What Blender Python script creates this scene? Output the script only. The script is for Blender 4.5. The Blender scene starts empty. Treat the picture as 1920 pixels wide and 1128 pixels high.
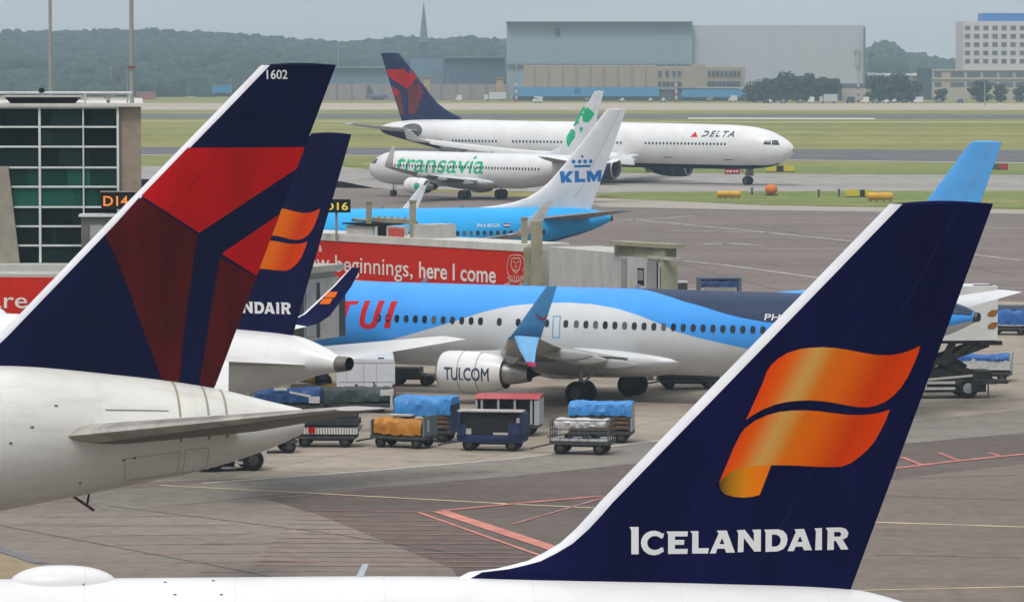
import bpy, bmesh, math, random
from math import radians as R, sin, cos, tan, pi, sqrt, atan, atan2
from mathutils import Vector, Matrix, noise
from mathutils.geometry import delaunay_2d_cdt
random.seed(7)
C = bpy.context.scene.collection
S = bpy.context.scene

# ------------------------------------------------------------------ camera, sky, sun, exposure
FPX, CAMH, VH = 8000.0, 16.4, 106.0        # focal length in 1920-wide pixels, eye height, horizon row
PITCH = atan((564 - VH) / FPX)
cam = bpy.data.cameras.new('camera'); camo = bpy.data.objects.new('camera', cam); C.objects.link(camo)
cam.sensor_width = 36; cam.lens = FPX / 1920 * 36
cam.clip_start = 1; cam.clip_end = 30000
camo.location = (0, 0, CAMH); camo.rotation_euler = (pi / 2 - PITCH, 0, 0)
S.camera = camo

SUN_EL, SUN_AZ = R(58), R(205)             # azimuth from +Y clockwise: behind the camera, a little to the left
W = bpy.data.worlds.new('World'); S.world = W; W.use_nodes = True
nt = W.node_tree; nt.nodes.clear()
sky = nt.nodes.new('ShaderNodeTexSky'); sky.sky_type = 'NISHITA'; sky.sun_disc = False
sky.sun_elevation = SUN_EL; sky.sun_rotation = SUN_AZ; sky.dust_density = 3; sky.air_density = 1
# the layer of cloud: an even grey veil, brighter overhead, over the clear sky
tc = nt.nodes.new('ShaderNodeTexCoord'); sep = nt.nodes.new('ShaderNodeSeparateXYZ')
nt.links.new(tc.outputs['Generated'], sep.inputs[0])
ramp = nt.nodes.new('ShaderNodeValToRGB')
ramp.color_ramp.elements[0].position = 0.0; ramp.color_ramp.elements[0].color = (5.75, 5.85, 6.2, 1)
for q_, c_ in ((.016, (5.6, 5.7, 6.1, 1)), (.09, (2.9, 3.1, 3.45, 1)), (.3, (3.2, 3.4, 3.8, 1))):
    e_ = ramp.color_ramp.elements.new(q_); e_.color = c_
e_ = ramp.color_ramp.elements[-1]; e_.position = .8; e_.color = (12.2, 12.5, 12.9, 1)
nt.links.new(sep.outputs['Z'], ramp.inputs[0])
cn = nt.nodes.new('ShaderNodeTexNoise'); cn.inputs['Scale'].default_value = 9; cn.inputs['Detail'].default_value = 4
mp = nt.nodes.new('ShaderNodeMapping'); mp.inputs['Scale'].default_value = (1, 1, 14)
nt.links.new(tc.outputs['Generated'], mp.inputs[0]); nt.links.new(mp.outputs[0], cn.inputs['Vector'])
cm = nt.nodes.new('ShaderNodeMapRange'); cm.inputs[1].default_value = .3; cm.inputs[2].default_value = .7
cm.inputs[3].default_value = .93; cm.inputs[4].default_value = 1.07
nt.links.new(cn.outputs['Fac'], cm.inputs[0])
cmul = nt.nodes.new('ShaderNodeMixRGB'); cmul.blend_type = 'MULTIPLY'; cmul.inputs[0].default_value = 1
nt.links.new(ramp.outputs[0], cmul.inputs[1]); nt.links.new(cm.outputs[0], cmul.inputs[2])
mixw = nt.nodes.new('ShaderNodeMixRGB'); mixw.inputs[0].default_value = 0.88
nt.links.new(sky.outputs[0], mixw.inputs[1]); nt.links.new(cmul.outputs[0], mixw.inputs[2])
bg = nt.nodes.new('ShaderNodeBackground'); bg.inputs[1].default_value = 0.10
nt.links.new(mixw.outputs[0], bg.inputs[0])
wo = nt.nodes.new('ShaderNodeOutputWorld'); nt.links.new(bg.outputs[0], wo.inputs[0])

sl = bpy.data.lights.new('sun', 'SUN'); sl.energy = 1.8; sl.angle = R(20); sl.color = (1, .96, .9)
so = bpy.data.objects.new('sun', sl); C.objects.link(so)
so.rotation_euler = (pi / 2 - SUN_EL, 0, pi - SUN_AZ)
so.location = (0, 0, 100)
S.view_settings.view_transform = 'Standard'; S.view_settings.look = 'None'
S.view_settings.exposure = 0.04; S.view_settings.gamma = 1.0
S.cycles.use_denoising = True
S.cycles.max_bounces = 6; S.cycles.diffuse_bounces = 3; S.cycles.glossy_bounces = 3; S.cycles.volume_bounces = 1
S.cycles.transparent_max_bounces = 6

# ------------------------------------------------------------------ pixel of the photograph -> world
CAMP = Vector((0, 0, CAMH))
def ray(u, v):
    a, b = (u - 960) / FPX, -(v - 564) / FPX
    return Vector((a, b * sin(PITCH) + cos(PITCH), b * cos(PITCH) - sin(PITCH)))
def G(u, v, z=0.0):
    d = ray(u, v); t = (z - CAMH) / d.z
    return CAMP + d * t
def at(u, v, Y):
    d = ray(u, v); return CAMP + d * (Y / d.y)

# ------------------------------------------------------------------ materials
def lin(c):
    c = c / 255.0
    return c / 12.92 if c <= .04045 else ((c + .055) / 1.055) ** 2.4
def srgb(r, g, b, k=1.0):
    return (lin(r) * k, lin(g) * k, lin(b) * k)
MATS = {}
def M(name, col, rough=.6, metal=0., var=.12, scale=1.2, spec=.35, bump=0., stretch=None, coat=0., detail=6., second=None, lo=.35, hi=.65):
    """Principled paint with a noise variation: col*(1-var) .. col*(1+var), or col..second."""
    if name in MATS: return MATS[name]
    m = bpy.data.materials.new(name); m.use_nodes = True; n = m.node_tree; p = n.nodes['Principled BSDF']
    p.inputs['Roughness'].default_value = rough; p.inputs['Metallic'].default_value = metal
    p.inputs['Specular IOR Level'].default_value = spec; p.inputs['Coat Weight'].default_value = coat
    t = n.nodes.new('ShaderNodeTexCoord'); vec = t.outputs['Object']
    if stretch:
        mm = n.nodes.new('ShaderNodeMapping'); mm.inputs['Scale'].default_value = stretch
        n.links.new(vec, mm.inputs[0]); vec = mm.outputs[0]
    z = n.nodes.new('ShaderNodeTexNoise'); z.inputs['Scale'].default_value = scale; z.inputs['Detail'].default_value = detail
    z.inputs['Roughness'].default_value = .6
    n.links.new(vec, z.inputs['Vector'])
    r = n.nodes.new('ShaderNodeValToRGB'); e = r.color_ramp.elements
    e[0].position = lo; e[1].position = hi
    if second is None:
        e[0].color = tuple(max(0, c * (1 - var)) for c in col) + (1,); e[1].color = tuple(c * (1 + var) for c in col) + (1,)
    else:
        e[0].color = tuple(col) + (1,); e[1].color = tuple(second) + (1,)
    n.links.new(z.outputs['Fac'], r.inputs[0]); n.links.new(r.outputs[0], p.inputs['Base Color'])
    if bump:
        b = n.nodes.new('ShaderNodeBump'); b.inputs['Strength'].default_value = bump; b.inputs['Distance'].default_value = .05
        n.links.new(z.outputs['Fac'], b.inputs['Height']); n.links.new(b.outputs[0], p.inputs['Normal'])
    MATS[name] = m; return m
def zsplit(name, top, bottom, zthr, rough=.35, spec=.35, var=.05):
    """two-tone paint parted at a height on the object"""
    m = M(name, top, rough, var=var, spec=spec, scale=.6)
    n = m.node_tree; p = n.nodes['Principled BSDF']
    old = p.inputs['Base Color'].links[0].from_socket
    t = n.nodes.new('ShaderNodeTexCoord'); s = n.nodes.new('ShaderNodeSeparateXYZ'); n.links.new(t.outputs['Object'], s.inputs[0])
    g = n.nodes.new('ShaderNodeMath'); g.operation = 'GREATER_THAN'; g.inputs[1].default_value = zthr
    n.links.new(s.outputs['Z'], g.inputs[0])
    x = n.nodes.new('ShaderNodeMixRGB'); x.inputs[1].default_value = tuple(bottom) + (1,)
    n.links.new(g.outputs[0], x.inputs[0]); n.links.new(old, x.inputs[2]); n.links.new(x.outputs[0], p.inputs['Base Color'])
    return m
def attr_mat(name, rough=.45, spec=.15):
    if name in MATS: return MATS[name]
    m = bpy.data.materials.new(name); m.use_nodes = True; n = m.node_tree; p = n.nodes['Principled BSDF']
    a = n.nodes.new('ShaderNodeAttribute'); a.attribute_name = 'Col'
    n.links.new(a.outputs['Color'], p.inputs['Base Color'])
    p.inputs['Roughness'].default_value = rough; p.inputs['Specular IOR Level'].default_value = spec
    MATS[name] = m; return m
def emit(name, col, k=1.0):
    m = bpy.data.materials.new(name); m.use_nodes = True; n = m.node_tree; p = n.nodes['Principled BSDF']
    p.inputs['Base Color'].default_value = tuple(col) + (1,)
    p.inputs['Emission Color'].default_value = tuple(col) + (1,); p.inputs['Emission Strength'].default_value = k
    return m

def aircraft_white(name, col, dirt, var=.05):
    """white airliner paint with faint soot streaks running along the body and skin seams"""
    m = M(name, col, .32, var=var, scale=.5, spec=.4)
    n = m.node_tree; p = n.nodes['Principled BSDF']; old = p.inputs['Base Color'].links[0].from_socket
    t = n.nodes.new('ShaderNodeTexCoord'); mm = n.nodes.new('ShaderNodeMapping'); mm.inputs['Scale'].default_value = (.35, 2.2, 2.2)
    n.links.new(t.outputs['Object'], mm.inputs[0])
    z = n.nodes.new('ShaderNodeTexNoise'); z.inputs['Scale'].default_value = 1.6; z.inputs['Detail'].default_value = 8
    n.links.new(mm.outputs[0], z.inputs['Vector'])
    k = n.nodes.new('ShaderNodeMapRange'); k.inputs[1].default_value = .5; k.inputs[2].default_value = .8; k.inputs[3].default_value = 0; k.inputs[4].default_value = dirt
    n.links.new(z.outputs['Fac'], k.inputs[0])
    x = n.nodes.new('ShaderNodeMixRGB'); x.inputs[2].default_value = (.25, .22, .18, 1)
    n.links.new(k.outputs[0], x.inputs[0]); n.links.new(old, x.inputs[1])
    # frame seams every 5 m of body
    s = n.nodes.new('ShaderNodeSeparateXYZ'); n.links.new(t.outputs['Object'], s.inputs[0])
    w = n.nodes.new('ShaderNodeMath'); w.operation = 'PINGPONG'; w.inputs[1].default_value = 1.45
    n.links.new(s.outputs['X'], w.inputs[0])
    l = n.nodes.new('ShaderNodeMath'); l.operation = 'LESS_THAN'; l.inputs[1].default_value = .012; n.links.new(w.outputs[0], l.inputs[0])
    q = n.nodes.new('ShaderNodeMath'); q.operation = 'MULTIPLY'; q.inputs[1].default_value = .12; n.links.new(l.outputs[0], q.inputs[0])
    y = n.nodes.new('ShaderNodeMixRGB'); y.inputs[2].default_value = (.2, .2, .2, 1)
    n.links.new(q.outputs[0], y.inputs[0]); n.links.new(x.outputs[0], y.inputs[1])
    n.links.new(y.outputs[0], p.inputs['Base Color'])
    return m

WHITE = aircraft_white('white_paint', (.72, .72, .725), .08)
WHITE_WARM = aircraft_white('warm_white_paint', (.70, .69, .65), .24)
GREYWHITE = aircraft_white('grey_white_paint', (.62, .64, .66), .10)
WINGGREY = M('wing_grey', (.32, .32, .315), .45, var=.12, scale=.8, stretch=(.4, 1.5, 1))
WINGWHITE = M('wing_white', (.70, .70, .69), .4, var=.06, scale=.6)
NAVY = M('navy_paint', (.0036, .0034, .040), .55, var=.25, scale=.7, spec=.015, stretch=(1, 1, .4))
NAVY2 = M('dark_navy_paint', (.0030, .0036, .032), .55, var=.25, scale=.7, spec=.015)
REDP = M('red_paint', (.40, .0025, .003), .5, var=.15, scale=.7, spec=.03, stretch=(1, 1, .4))
DREDP = M('dark_red_paint', (.066, .0022, .003), .5, var=.3, scale=.8, spec=.03, stretch=(1.4, 1, .4))
LETWHITE = M('lettering_white', (.70, .70, .72), .5, var=.04, spec=.1)
EDGE = M('leading_edge_white', (.72, .72, .78), .35, var=.06, spec=.4)
TUIB = M('sky_blue_paint', (.055, .33, .86), .35, var=.06, scale=.5, spec=.25)
TUIN = M('deep_blue_grey_paint', (.016, .034, .085), .38, var=.1, spec=.25)
TUIFIN = M('light_blue_fin_paint', (.10, .38, .80), .42, var=.06, spec=.2)
TUIR = M('lettering_red', (.55, .012, .02), .5, var=.05, spec=.15)
MAGENTA = M('magenta_paint', (.45, .02, .12), .5, var=.05)
KLB = M('bright_blue_paint', (.022, .38, .80), .35, var=.05, scale=.5, spec=.25)
KLL = M('logo_blue', (.012, .17, .46), .5, var=.04, spec=.15)
GREEN = M('logo_green', (.015, .42, .19), .5, var=.06, spec=.15)
ENGGREY = M('bare_metal', (.34, .33, .31), .35, metal=.7, var=.15)
DARKMET = M('dark_burnt_metal', (.06, .055, .05), .5, metal=.3, var=.3)
BLACK = M('black_rubber', (.012, .012, .013), .75, var=.3, spec=.2)
GLASS = M('cabin_glass', (.035, .045, .06), .15, var=.25, spec=.4, scale=3)
STRUT = M('gear_strut', (.30, .30, .29), .5, var=.2)
HUB = M('wheel_hub', (.075, .072, .068), .6, var=.3)
PITBLACK = M('inside_black', (.010, .010, .011), .8, var=.3, spec=.1)

# ------------------------------------------------------------------ mesh building
class MB:
    def __init__(self): self.v, self.f, self.m, self.c = [], [], [], None
    def add(self, vs, fs, mi=0):
        o = len(self.v); self.v += [tuple(p) for p in vs]
        for f in fs: self.f.append(tuple(i + o for i in f)); self.m.append(mi)
        return self
    def box(self, c, s, mi=0, rz=0.0, ry=0.0, taper=1.0):
        cx, cy, cz = c; a, b, d = s[0] / 2, s[1] / 2, s[2] / 2
        P = []
        mt = Matrix.Rotation(rz, 3, 'Z') @ Matrix.Rotation(ry, 3, 'Y')
        for z in (-d, d):
            k = taper if z > 0 else 1
            for x, y in ((-a, -b), (a, -b), (a, b), (-a, b)):
                q = mt @ Vector((x * k, y * k, z)); P.append((cx + q.x, cy + q.y, cz + q.z))
        return self.add(P, [(3, 2, 1, 0), (4, 5, 6, 7), (0, 1, 5, 4), (1, 2, 6, 5), (2, 3, 7, 6), (3, 0, 4, 7)], mi)
    def loft(self, rings, mi=0, cap=True, closed=True):
        n = len(rings[0]); vs = [p for r in rings for p in r]; fs = []
        for i in range(len(rings) - 1):
            for j in range(n if closed else n - 1):
                k = (j + 1) % n
                fs.append((i * n + j, i * n + k, (i + 1) * n + k, (i + 1) * n + j))
        if cap:
            fs.append(tuple(range(n))[::-1]); fs.append(tuple(range((len(rings) - 1) * n, len(rings) * n)))
        return self.add(vs, fs, mi)
    def tube(self, a, b, r, mi=0, n=8, r2=None):
        a, b = Vector(a), Vector(b); d = (b - a).normalized()
        x = d.orthogonal().normalized(); y = d.cross(x); r2 = r if r2 is None else r2
        return self.loft([[p + (x * cos(2 * pi * k / n) + y * sin(2 * pi * k / n)) * q for k in range(n)] for p, q in ((a, r), (b, r2))], mi)
    def path(self, pts, r, mi=0, n=6):
        for a, b in zip(pts, pts[1:]): self.tube(a, b, r, mi, n)
        return self
    def wheel(self, c, r, w, axis=(0, 1, 0), mi=0, hub=None, n=20):
        c, ax = Vector(c), Vector(axis).normalized(); x = ax.orthogonal().normalized(); y = ax.cross(x)
        def ring(o, q): return [c + ax * o + (x * cos(2 * pi * k / n) + y * sin(2 * pi * k / n)) * q for k in range(n)]
        self.loft([ring(-w / 2, r * .55), ring(-w / 2, r * .86), ring(-w * .32, r), ring(w * .32, r), ring(w / 2, r * .86), ring(w / 2, r * .55)], mi)
        if hub is not None: self.loft([ring(-w * .5 - .004, r * .5), ring(-w * .5 - .02, r * .2)], hub); self.loft([ring(w * .5 + .004, r * .5), ring(w * .5 + .02, r * .2)], hub)
        return self
    def poly(self, pts, mi=0): return self.add(pts, [tuple(range(len(pts)))], mi)
    def build(self, name, mats, parent=None, recalc=True, sharp=35, loc=None):
        me = bpy.data.meshes.new(name); me.from_pydata(self.v, [], self.f)
        for m in (mats if isinstance(mats, (list, tuple)) else [mats]): me.materials.append(m)
        me.polygons.foreach_set('material_index', self.m)
        if recalc:
            b = bmesh.new(); b.from_mesh(me); bmesh.ops.recalc_face_normals(b, faces=b.faces); b.to_mesh(me); b.free()
        me.polygons.foreach_set('use_smooth', [True] * len(me.polygons))
        me.set_sharp_from_angle(angle=R(sharp))
        if self.c:
            ca = me.color_attributes.new('Col', 'FLOAT_COLOR', 'POINT')
            for i, c in enumerate(self.c): ca.data[i].color = tuple(c) + (1,)
        me.update()
        o = bpy.data.objects.new(name, me); C.objects.link(o)
        if parent: o.parent = parent
        if loc is not None: o.location = loc
        return o

def tag(o, label=None, cat=None, group=None, kind=None):
    if label: o['label'] = label
    if cat: o['category'] = cat
    if group: o['group'] = group
    if kind: o['kind'] = kind
    return o
def thing(name, label, cat, loc=(0, 0, 0), rz=0.0, group=None):
    o = bpy.data.objects.new(name, None); C.objects.link(o); o.location = loc; o.rotation_euler = (0, 0, rz)
    o.empty_display_size = .5
    return tag(o, label, cat, group)
def copy_tree(o, loc=None, rz=None, label=None, parent=None):
    c = o.copy(); C.objects.link(c)
    if parent: c.parent = parent
    for ch in list(o.children): copy_tree(ch, parent=c)
    if loc is not None: c.location = loc
    if rz is not None: c.rotation_euler = (0, 0, rz)
    if label: c['label'] = label
    return c
def copy_part(o, loc=None):
    c = o.copy(); C.objects.link(c)
    if loc is not None: c.location = loc
    return c

# ------------------------------------------------------------------ flat outlines laid on curved skins
def inside(loops, x, y):
    r = False
    for L in loops:
        j = len(L) - 1
        for i in range(len(L)):
            xi, yi = L[i]; xj, yj = L[j]
            if (yi > y) != (yj > y) and x < (xj - xi) * (y - yi) / (yj - yi) + xi: r = not r
            j = i
    return r
def fill(loops, g):
    """triangles filling the outline (even-odd), no longer than g"""
    vs, es = [], []
    for L in loops:
        pts = []
        for i in range(len(L)):
            a, b = Vector(L[i]), Vector(L[(i + 1) % len(L)])
            k = max(1, int((b - a).length / g))
            for t in range(k): pts.append(a.lerp(b, t / k))
        o = len(vs); vs += pts; es += [(o + i, o + (i + 1) % len(pts)) for i in range(len(pts))]
    x0 = min(p.x for p in vs); x1 = max(p.x for p in vs); y0 = min(p.y for p in vs); y1 = max(p.y for p in vs)
    nx, ny = int((x1 - x0) / g), int((y1 - y0) / g)
    grid = []
    for i in range(1, nx + 1):
        for j in range(1, ny + 1):
            x, y = x0 + (i - .5 * (j % 2)) * (x1 - x0) / (nx + 1), y0 + j * (y1 - y0) / (ny + 1)
            if inside(loops, x, y): grid.append(Vector((x, y)))
    V, E, F, *_ = delaunay_2d_cdt(vs + grid, es, [], 0, 1e-5)
    keep = []
    for f in F:
        cx = sum(V[i].x for i in f) / 3; cy = sum(V[i].y for i in f) / 3
        if inside(loops, cx, cy): keep.append(tuple(f))
    return [(p.x, p.y) for p in V], keep
def text_loops(body, w=None, h=None, bold=0.0, shear=0.0, space=1.0):
    """outline loops of a line of lettering, scaled into a box w x h (baseline at 0)"""
    cu = bpy.data.curves.new('t', 'FONT'); cu.body = body; cu.offset = bold; cu.shear = shear; cu.space_character = space
    cu.resolution_u = 4; cu.size = 1
    o = bpy.data.objects.new('t', cu); C.objects.link(o)
    dg = bpy.context.evaluated_depsgraph_get(); dg.update()
    me = bpy.data.meshes.new_from_object(o.evaluated_get(dg))
    bpy.data.objects.remove(o); bpy.data.curves.remove(cu)
    b = bmesh.new(); b.from_mesh(me); bmesh.ops.remove_doubles(b, verts=b.verts, dist=1e-5)
    be = [e for e in b.edges if len(e.link_faces) == 1]
    nb = {}
    for e in be:
        for v in e.verts: nb.setdefault(v.index, []).append(e.other_vert(v).index)
    co = {v.index: (v.co.x, v.co.y) for v in b.verts}
    loops, seen = [], set()
    for s in nb:
        if s in seen: continue
        L, p, c = [], None, s
        while c not in seen:
            seen.add(c); L.append(co[c])
            nx = [q for q in nb[c] if q != p and q not in seen]
            if not nx: break
            p, c = c, nx[0]
        if len(L) > 2: loops.append(L)
    b.free(); bpy.data.meshes.remove(me)
    x0 = min(p[0] for L in loops for p in L); x1 = max(p[0] for L in loops for p in L)
    y1 = max(p[1] for L in loops for p in L); y0 = min(p[1] for L in loops for p in L)
    sx = w / (x1 - x0) if w else h / y1
    sy = h / y1 if h else sx
    return [[((x - x0) * sx, y * sy) for x, y in L] for L in loops]
def decal(mb, loops, fn, g=.25, mi=0, colfn=None):
    """add a filled outline to mb, fn(a,b) -> point on the skin"""
    V, F = fill(loops, g)
    mb.add([fn(a, b) for a, b in V], F, mi)
    if colfn:
        if mb.c is None: mb.c = []
        mb.c += [colfn(a, b) for a, b in V]
    return mb

def pchip(xs, ys, x):
    n = len(xs)
    if x <= xs[0]: return ys[0]
    if x >= xs[-1]: return ys[-1]
    d = [(ys[i + 1] - ys[i]) / (xs[i + 1] - xs[i]) for i in range(n - 1)]
    def slope(i):
        if i == 0: return d[0]
        if i == n - 1: return d[-1]
        if d[i - 1] * d[i] <= 0: return 0.0
        w1 = 2 * (xs[i + 1] - xs[i]) + xs[i] - xs[i - 1]; w2 = xs[i + 1] - xs[i] + 2 * (xs[i] - xs[i - 1])
        return (w1 + w2) / (w1 / d[i - 1] + w2 / d[i])
    i = max(k for k in range(n - 1) if xs[k] <= x)
    h = xs[i + 1] - xs[i]; t = (x - xs[i]) / h; m0, m1 = slope(i), slope(i + 1)
    return ((2 * t ** 3 - 3 * t * t + 1) * ys[i] + (t ** 3 - 2 * t * t + t) * h * m0 + (-2 * t ** 3 + 3 * t * t) * ys[i + 1] + (t ** 3 - t * t) * h * m1)
def lerp_tab(tab, x):
    """tab: list of (x, y); linear"""
    if x <= tab[0][0]: return tab[0][1]
    for (a, ya), (b, yb) in zip(tab, tab[1:]):
        if x <= b: return ya + (yb - ya) * (x - a) / (b - a)
    return tab[-1][1]
AF = [(1.0, 0.0), (.8, .30), (.6, .62), (.4, .92), (.28, 1.0), (.15, .87), (.07, .64), (.02, .36), (0, 0)]   # half thickness along the chord (1 = trailing edge)

# ------------------------------------------------------------------ airliners
class Plane:
    """Body stations run aft from the nose; y to port; z above the apron."""
    def __init__(s, X, Y, psi, xr, table, label, cat='airliner', name='airliner', group='airliners on the apron and taxiway'):
        s.X, s.Y, s.psi, s.xr = X, Y, R(psi), xr
        s.st = [t[0] for t in table]; s.top = [t[1] for t in table]; s.bot = [t[2] for t in table]; s.hw = [t[3] for t in table]
        s.fwd = Vector((cos(s.psi), sin(s.psi), 0)); s.port = Vector((-sin(s.psi), cos(s.psi), 0))
        loc = Vector((X, Y, 0)) - s.fwd * xr
        s.root = thing(name, label, cat, loc, s.psi, group)
    def L(s, st, y, z): return Vector((s.xr - st, y, z))
    def sec(s, st):
        t, b, w = pchip(s.st, s.top, st), pchip(s.st, s.bot, st), pchip(s.st, s.hw, st)
        return (t + b) / 2, (t - b) / 2, w
    def plane_px(s, u, v, y=0.0):
        """pixel -> (station, z) on the lengthwise plane y"""
        d = ray(u, v); P0 = Vector((s.X, s.Y, 0)) + s.port * y
        t = (P0 - CAMP).dot(s.port) / d.dot(s.port); w = CAMP + d * t
        return -(w - P0).dot(s.fwd), w.z
    def skin_px(s, u, v, side=1):
        y = s.hw[len(s.hw) // 2] * side
        for _ in range(14):
            st, z = s.plane_px(u, v, y); zc, hh, hw = s.sec(st); k = max(-.999, min(.999, (z - zc) / hh))
            y = (y + side * hw * sqrt(1 - k * k)) / 2
        return st, math.asin(k)
    def skin(s, st, th, side=1, off=.0):
        zc, hh, hw = s.sec(st)
        n = Vector((0, cos(th) / max(hw, .05), sin(th) / max(hh, .05))).normalized() * off
        return s.L(st, side * (hw * cos(th) + n.y), zc + hh * sin(th) + n.z)
    def skin_z(s, st, z, side=1, off=.006):
        zc, hh, hw = s.sec(st); return s.skin(st, math.asin(max(-.999, min(.999, (z - zc) / hh))), side, off)
    # -- parts
    def fuselage(s, mats, n=56, extra=None):
        sts = []
        for a, b in zip(s.st, s.st[1:]):
            k = max(3, int((b - a) / .32)) if b - a < 8 else max(2, int((b - a) / 1.5))
            sts += [a + (b - a) * i / k for i in range(k)]
        sts.append(s.st[-1])
        mb = MB(); mb.loft([[s.skin(t, 2 * pi * k / n) for k in range(n)] for t in sts])
        if extra: extra(mb)
        s.body = mb.build('fuselage', mats, s.root, recalc=False)
        b = bmesh.new(); b.from_mesh(s.body.data)
        # orient by hand: outward from the body axis
        for f in b.faces:
            c = f.calc_center_median(); zc = s.sec(s.xr - c.x)[0]
            if f.normal.dot(Vector((0, c.y, c.z - zc))) < 0 and abs(f.normal.x) < .9: f.normal_flip()
        b.to_mesh(s.body.data); b.free()
        return s.body
    def band(s, mb, mi, tab_lo, tab_hi, st0, st1, n=60, m=10, off=.006, both=True):
        """strip of paint between two angle curves (radians, -pi/2 keel .. pi/2 crown)"""
        for side in ((1, -1) if both else (1,)):
            g = [[s.skin(st0 + (st1 - st0) * i / n, lerp_tab(tab_lo, st0 + (st1 - st0) * i / n) * (1 - j / m) + lerp_tab(tab_hi, st0 + (st1 - st0) * i / n) * j / m, side, off) for j in range(m + 1)] for i in range(n + 1)]
            mb.loft(g, mi, cap=False, closed=False)
    def fin(s, mats, le, te, tc=.10, strip=.22, n=26, ztop=None, decals=None):
        """le, te: lists of (z, station)"""
        s.le, s.te, s.tc = le, te, tc
        z0, z1 = le[0][0], le[-1][0]
        mb = MB(); rows = []
        zs = sorted(set([z0 + (z1 - z0) * i / n for i in range(n + 1)] + [p[0] for p in le]))
        for z in zs:
            rows.append(z)
        N = len(AF)
        for side in (1, -1):
            g = []
            for z in rows:
                a, b = lerp_tab(le, z), lerp_tab(te, z); row = []
                for k in range(13):
                    st = a + strip * k / 2 if k < 3 else a + strip + (b - a - strip) * (k - 2) / 10
                    row.append(s.finp(st, z, side, 0))
                g.append(row)
            o = len(mb.v); mb.v += [tuple(p) for r in g for p in r]
            for i in range(len(rows) - 1):
                for k in range(12):
                    mb.f.append((o + i * 13 + k, o + i * 13 + k + 1, o + (i + 1) * 13 + k + 1, o + (i + 1) * 13 + k)); mb.m.append(1 if k < 2 else 0)
        # tip cap and trailing edge
        z = rows[-1]; a, b = lerp_tab(le, z), lerp_tab(te, z)
        g = []
        for k in range(13):
            st = a + (b - a) * k / 12; p, q = s.finp(st, z, 1, 0), s.finp(st, z, -1, 0); m = (p + q) / 2; m.z += .06 * sin(pi * k / 12)
            g.append([p, m, q])
        mb.loft(g, 0, cap=False, closed=False)
        g = [[s.finp(lerp_tab(te, z), z, 1, 0), s.finp(lerp_tab(te, z), z, -1, 0)] for z in rows]
        mb.loft(g, 0, cap=False, closed=False)
        s.finobj = mb.build('tail_fin', mats, s.root)
        return s.finobj
    def finy(s, st, z):
        a, b = lerp_tab(s.le, z), lerp_tab(s.te, z); c = max(b - a, .1); t = max(0, min(1, (st - a) / c))
        for (ta, ya), (tb, yb) in zip(AF, AF[1:]):
            if tb <= t <= ta: return (yb + (ya - yb) * (t - tb) / (ta - tb)) * c * s.tc / 2 * min(1, 4.5 / c) + .012
        return .012
    def finp(s, st, z, side=1, off=.006): return s.L(st, side * (s.finy(st, z) + off), z)
    def fin_seams(s, mat, ts=((.70, .03), (.36, .02)), zpad=.3):
        for t, w in ts:
            for side in (1, -1):
                mb = MB(); g = []
                for i in range(31):
                    z = s.le[0][0] + 1.1 + (s.le[-1][0] - s.le[0][0] - 1.1 - .02) * i / 30; a, b = lerp_tab(s.le, z), lerp_tab(s.te, z)
                    a = min(a, b - 8.0) if False else max(a, b - 6.4)
                    g.append([s.finp(a + (b - a) * t + q, z, side, .007) for q in (0, w)])
                mb.loft(g, 0, cap=False, closed=False); mb.build('rudder_seam' if t > .6 else 'panel_seam', mat, s.finobj, recalc=False)
    def wingparts(s, secs, side, mats, name, parent=None, und=None):
        """secs: (le_station, y, z, chord, t/c, tilt); tilt = angle of the span direction from level"""
        mb = MB(); rings = []
        for (a, y, z, c, tc, ti) in secs:
            nrm = Vector((0, -sin(ti) * side, cos(ti))); up, lo = [], []
            for t, h in AF:
                up.append(s.L(a + c * t, y * side, z) + nrm * (h * c * tc * .62)); lo.append(s.L(a + c * t, y * side, z) - nrm * (h * c * tc * .38))
            rings.append(up + lo[-2:0:-1])
        n = len(rings[0]); N = len(AF)
        o = len(mb.v); mb.v += [tuple(p) for r in rings for p in r]
        for i in range(len(rings) - 1):
            for j in range(n):
                k = (j + 1) % n
                mb.f.append((o + i * n + j, o + i * n + k, o + (i + 1) * n + k, o + (i + 1) * n + j))
                mb.m.append(2 if N - 4 <= j <= N + 1 else (0 if j < N - 1 else 1))
        mb.f.append(tuple(range(o, o + n))); mb.m.append(0); mb.f.append(tuple(range(o + (len(rings) - 1) * n, o + len(rings) * n))); mb.m.append(0)
        if und: und(mb)
        return mb.build(name, mats, parent or s.root, sharp=28)
    def engine(s, st, y, z, r, length, mats, core=1.1, squash=.96, pyl=None):
        """mats: nacelle, lip, dark, exhaust"""
        def ring(t, q, n=32, sq=1.0): return [s.L(t, y + q * cos(2 * pi * k / n), z + q * sin(2 * pi * k / n) * (sq if sin(2 * pi * k / n) < 0 else 1)) for k in range(n)]
        mb = MB(); f = lambda k: st + length * k
        mb.loft([ring(f(.035), r * .93, sq=squash), ring(f(.1), r * .985, sq=squash), ring(f(.3), r), ring(f(.6), r * .985), ring(f(.85), r * .86), ring(f(1.0), r * .73)], 0, cap=False)
        if pyl: mb.loft([[s.L(a, y + w, zz) for a, w, zz in row] for row in pyl], 0)
        e = mb.build('engine', mats[0], s.root)
        for k_ in (.36, .64):
            mb = MB(); rr = r * (1.004 if k_ < .5 else .978); mb.loft([ring(f(k_), rr + .006), ring(f(k_) + .035, rr + .006)], 0, cap=False); mb.build('cowl_seam', M('cowl_seam_grey', (.28, .28, .29), .6), e, recalc=False)
        mb = MB(); mb.loft([ring(f(.035), r * .93, sq=squash), ring(f(.0), r * .86, sq=squash), ring(f(.02), r * .80, sq=squash), ring(f(.12), r * .78)], 0, cap=False)
        mb.build('inlet_lip', mats[1], e)
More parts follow.
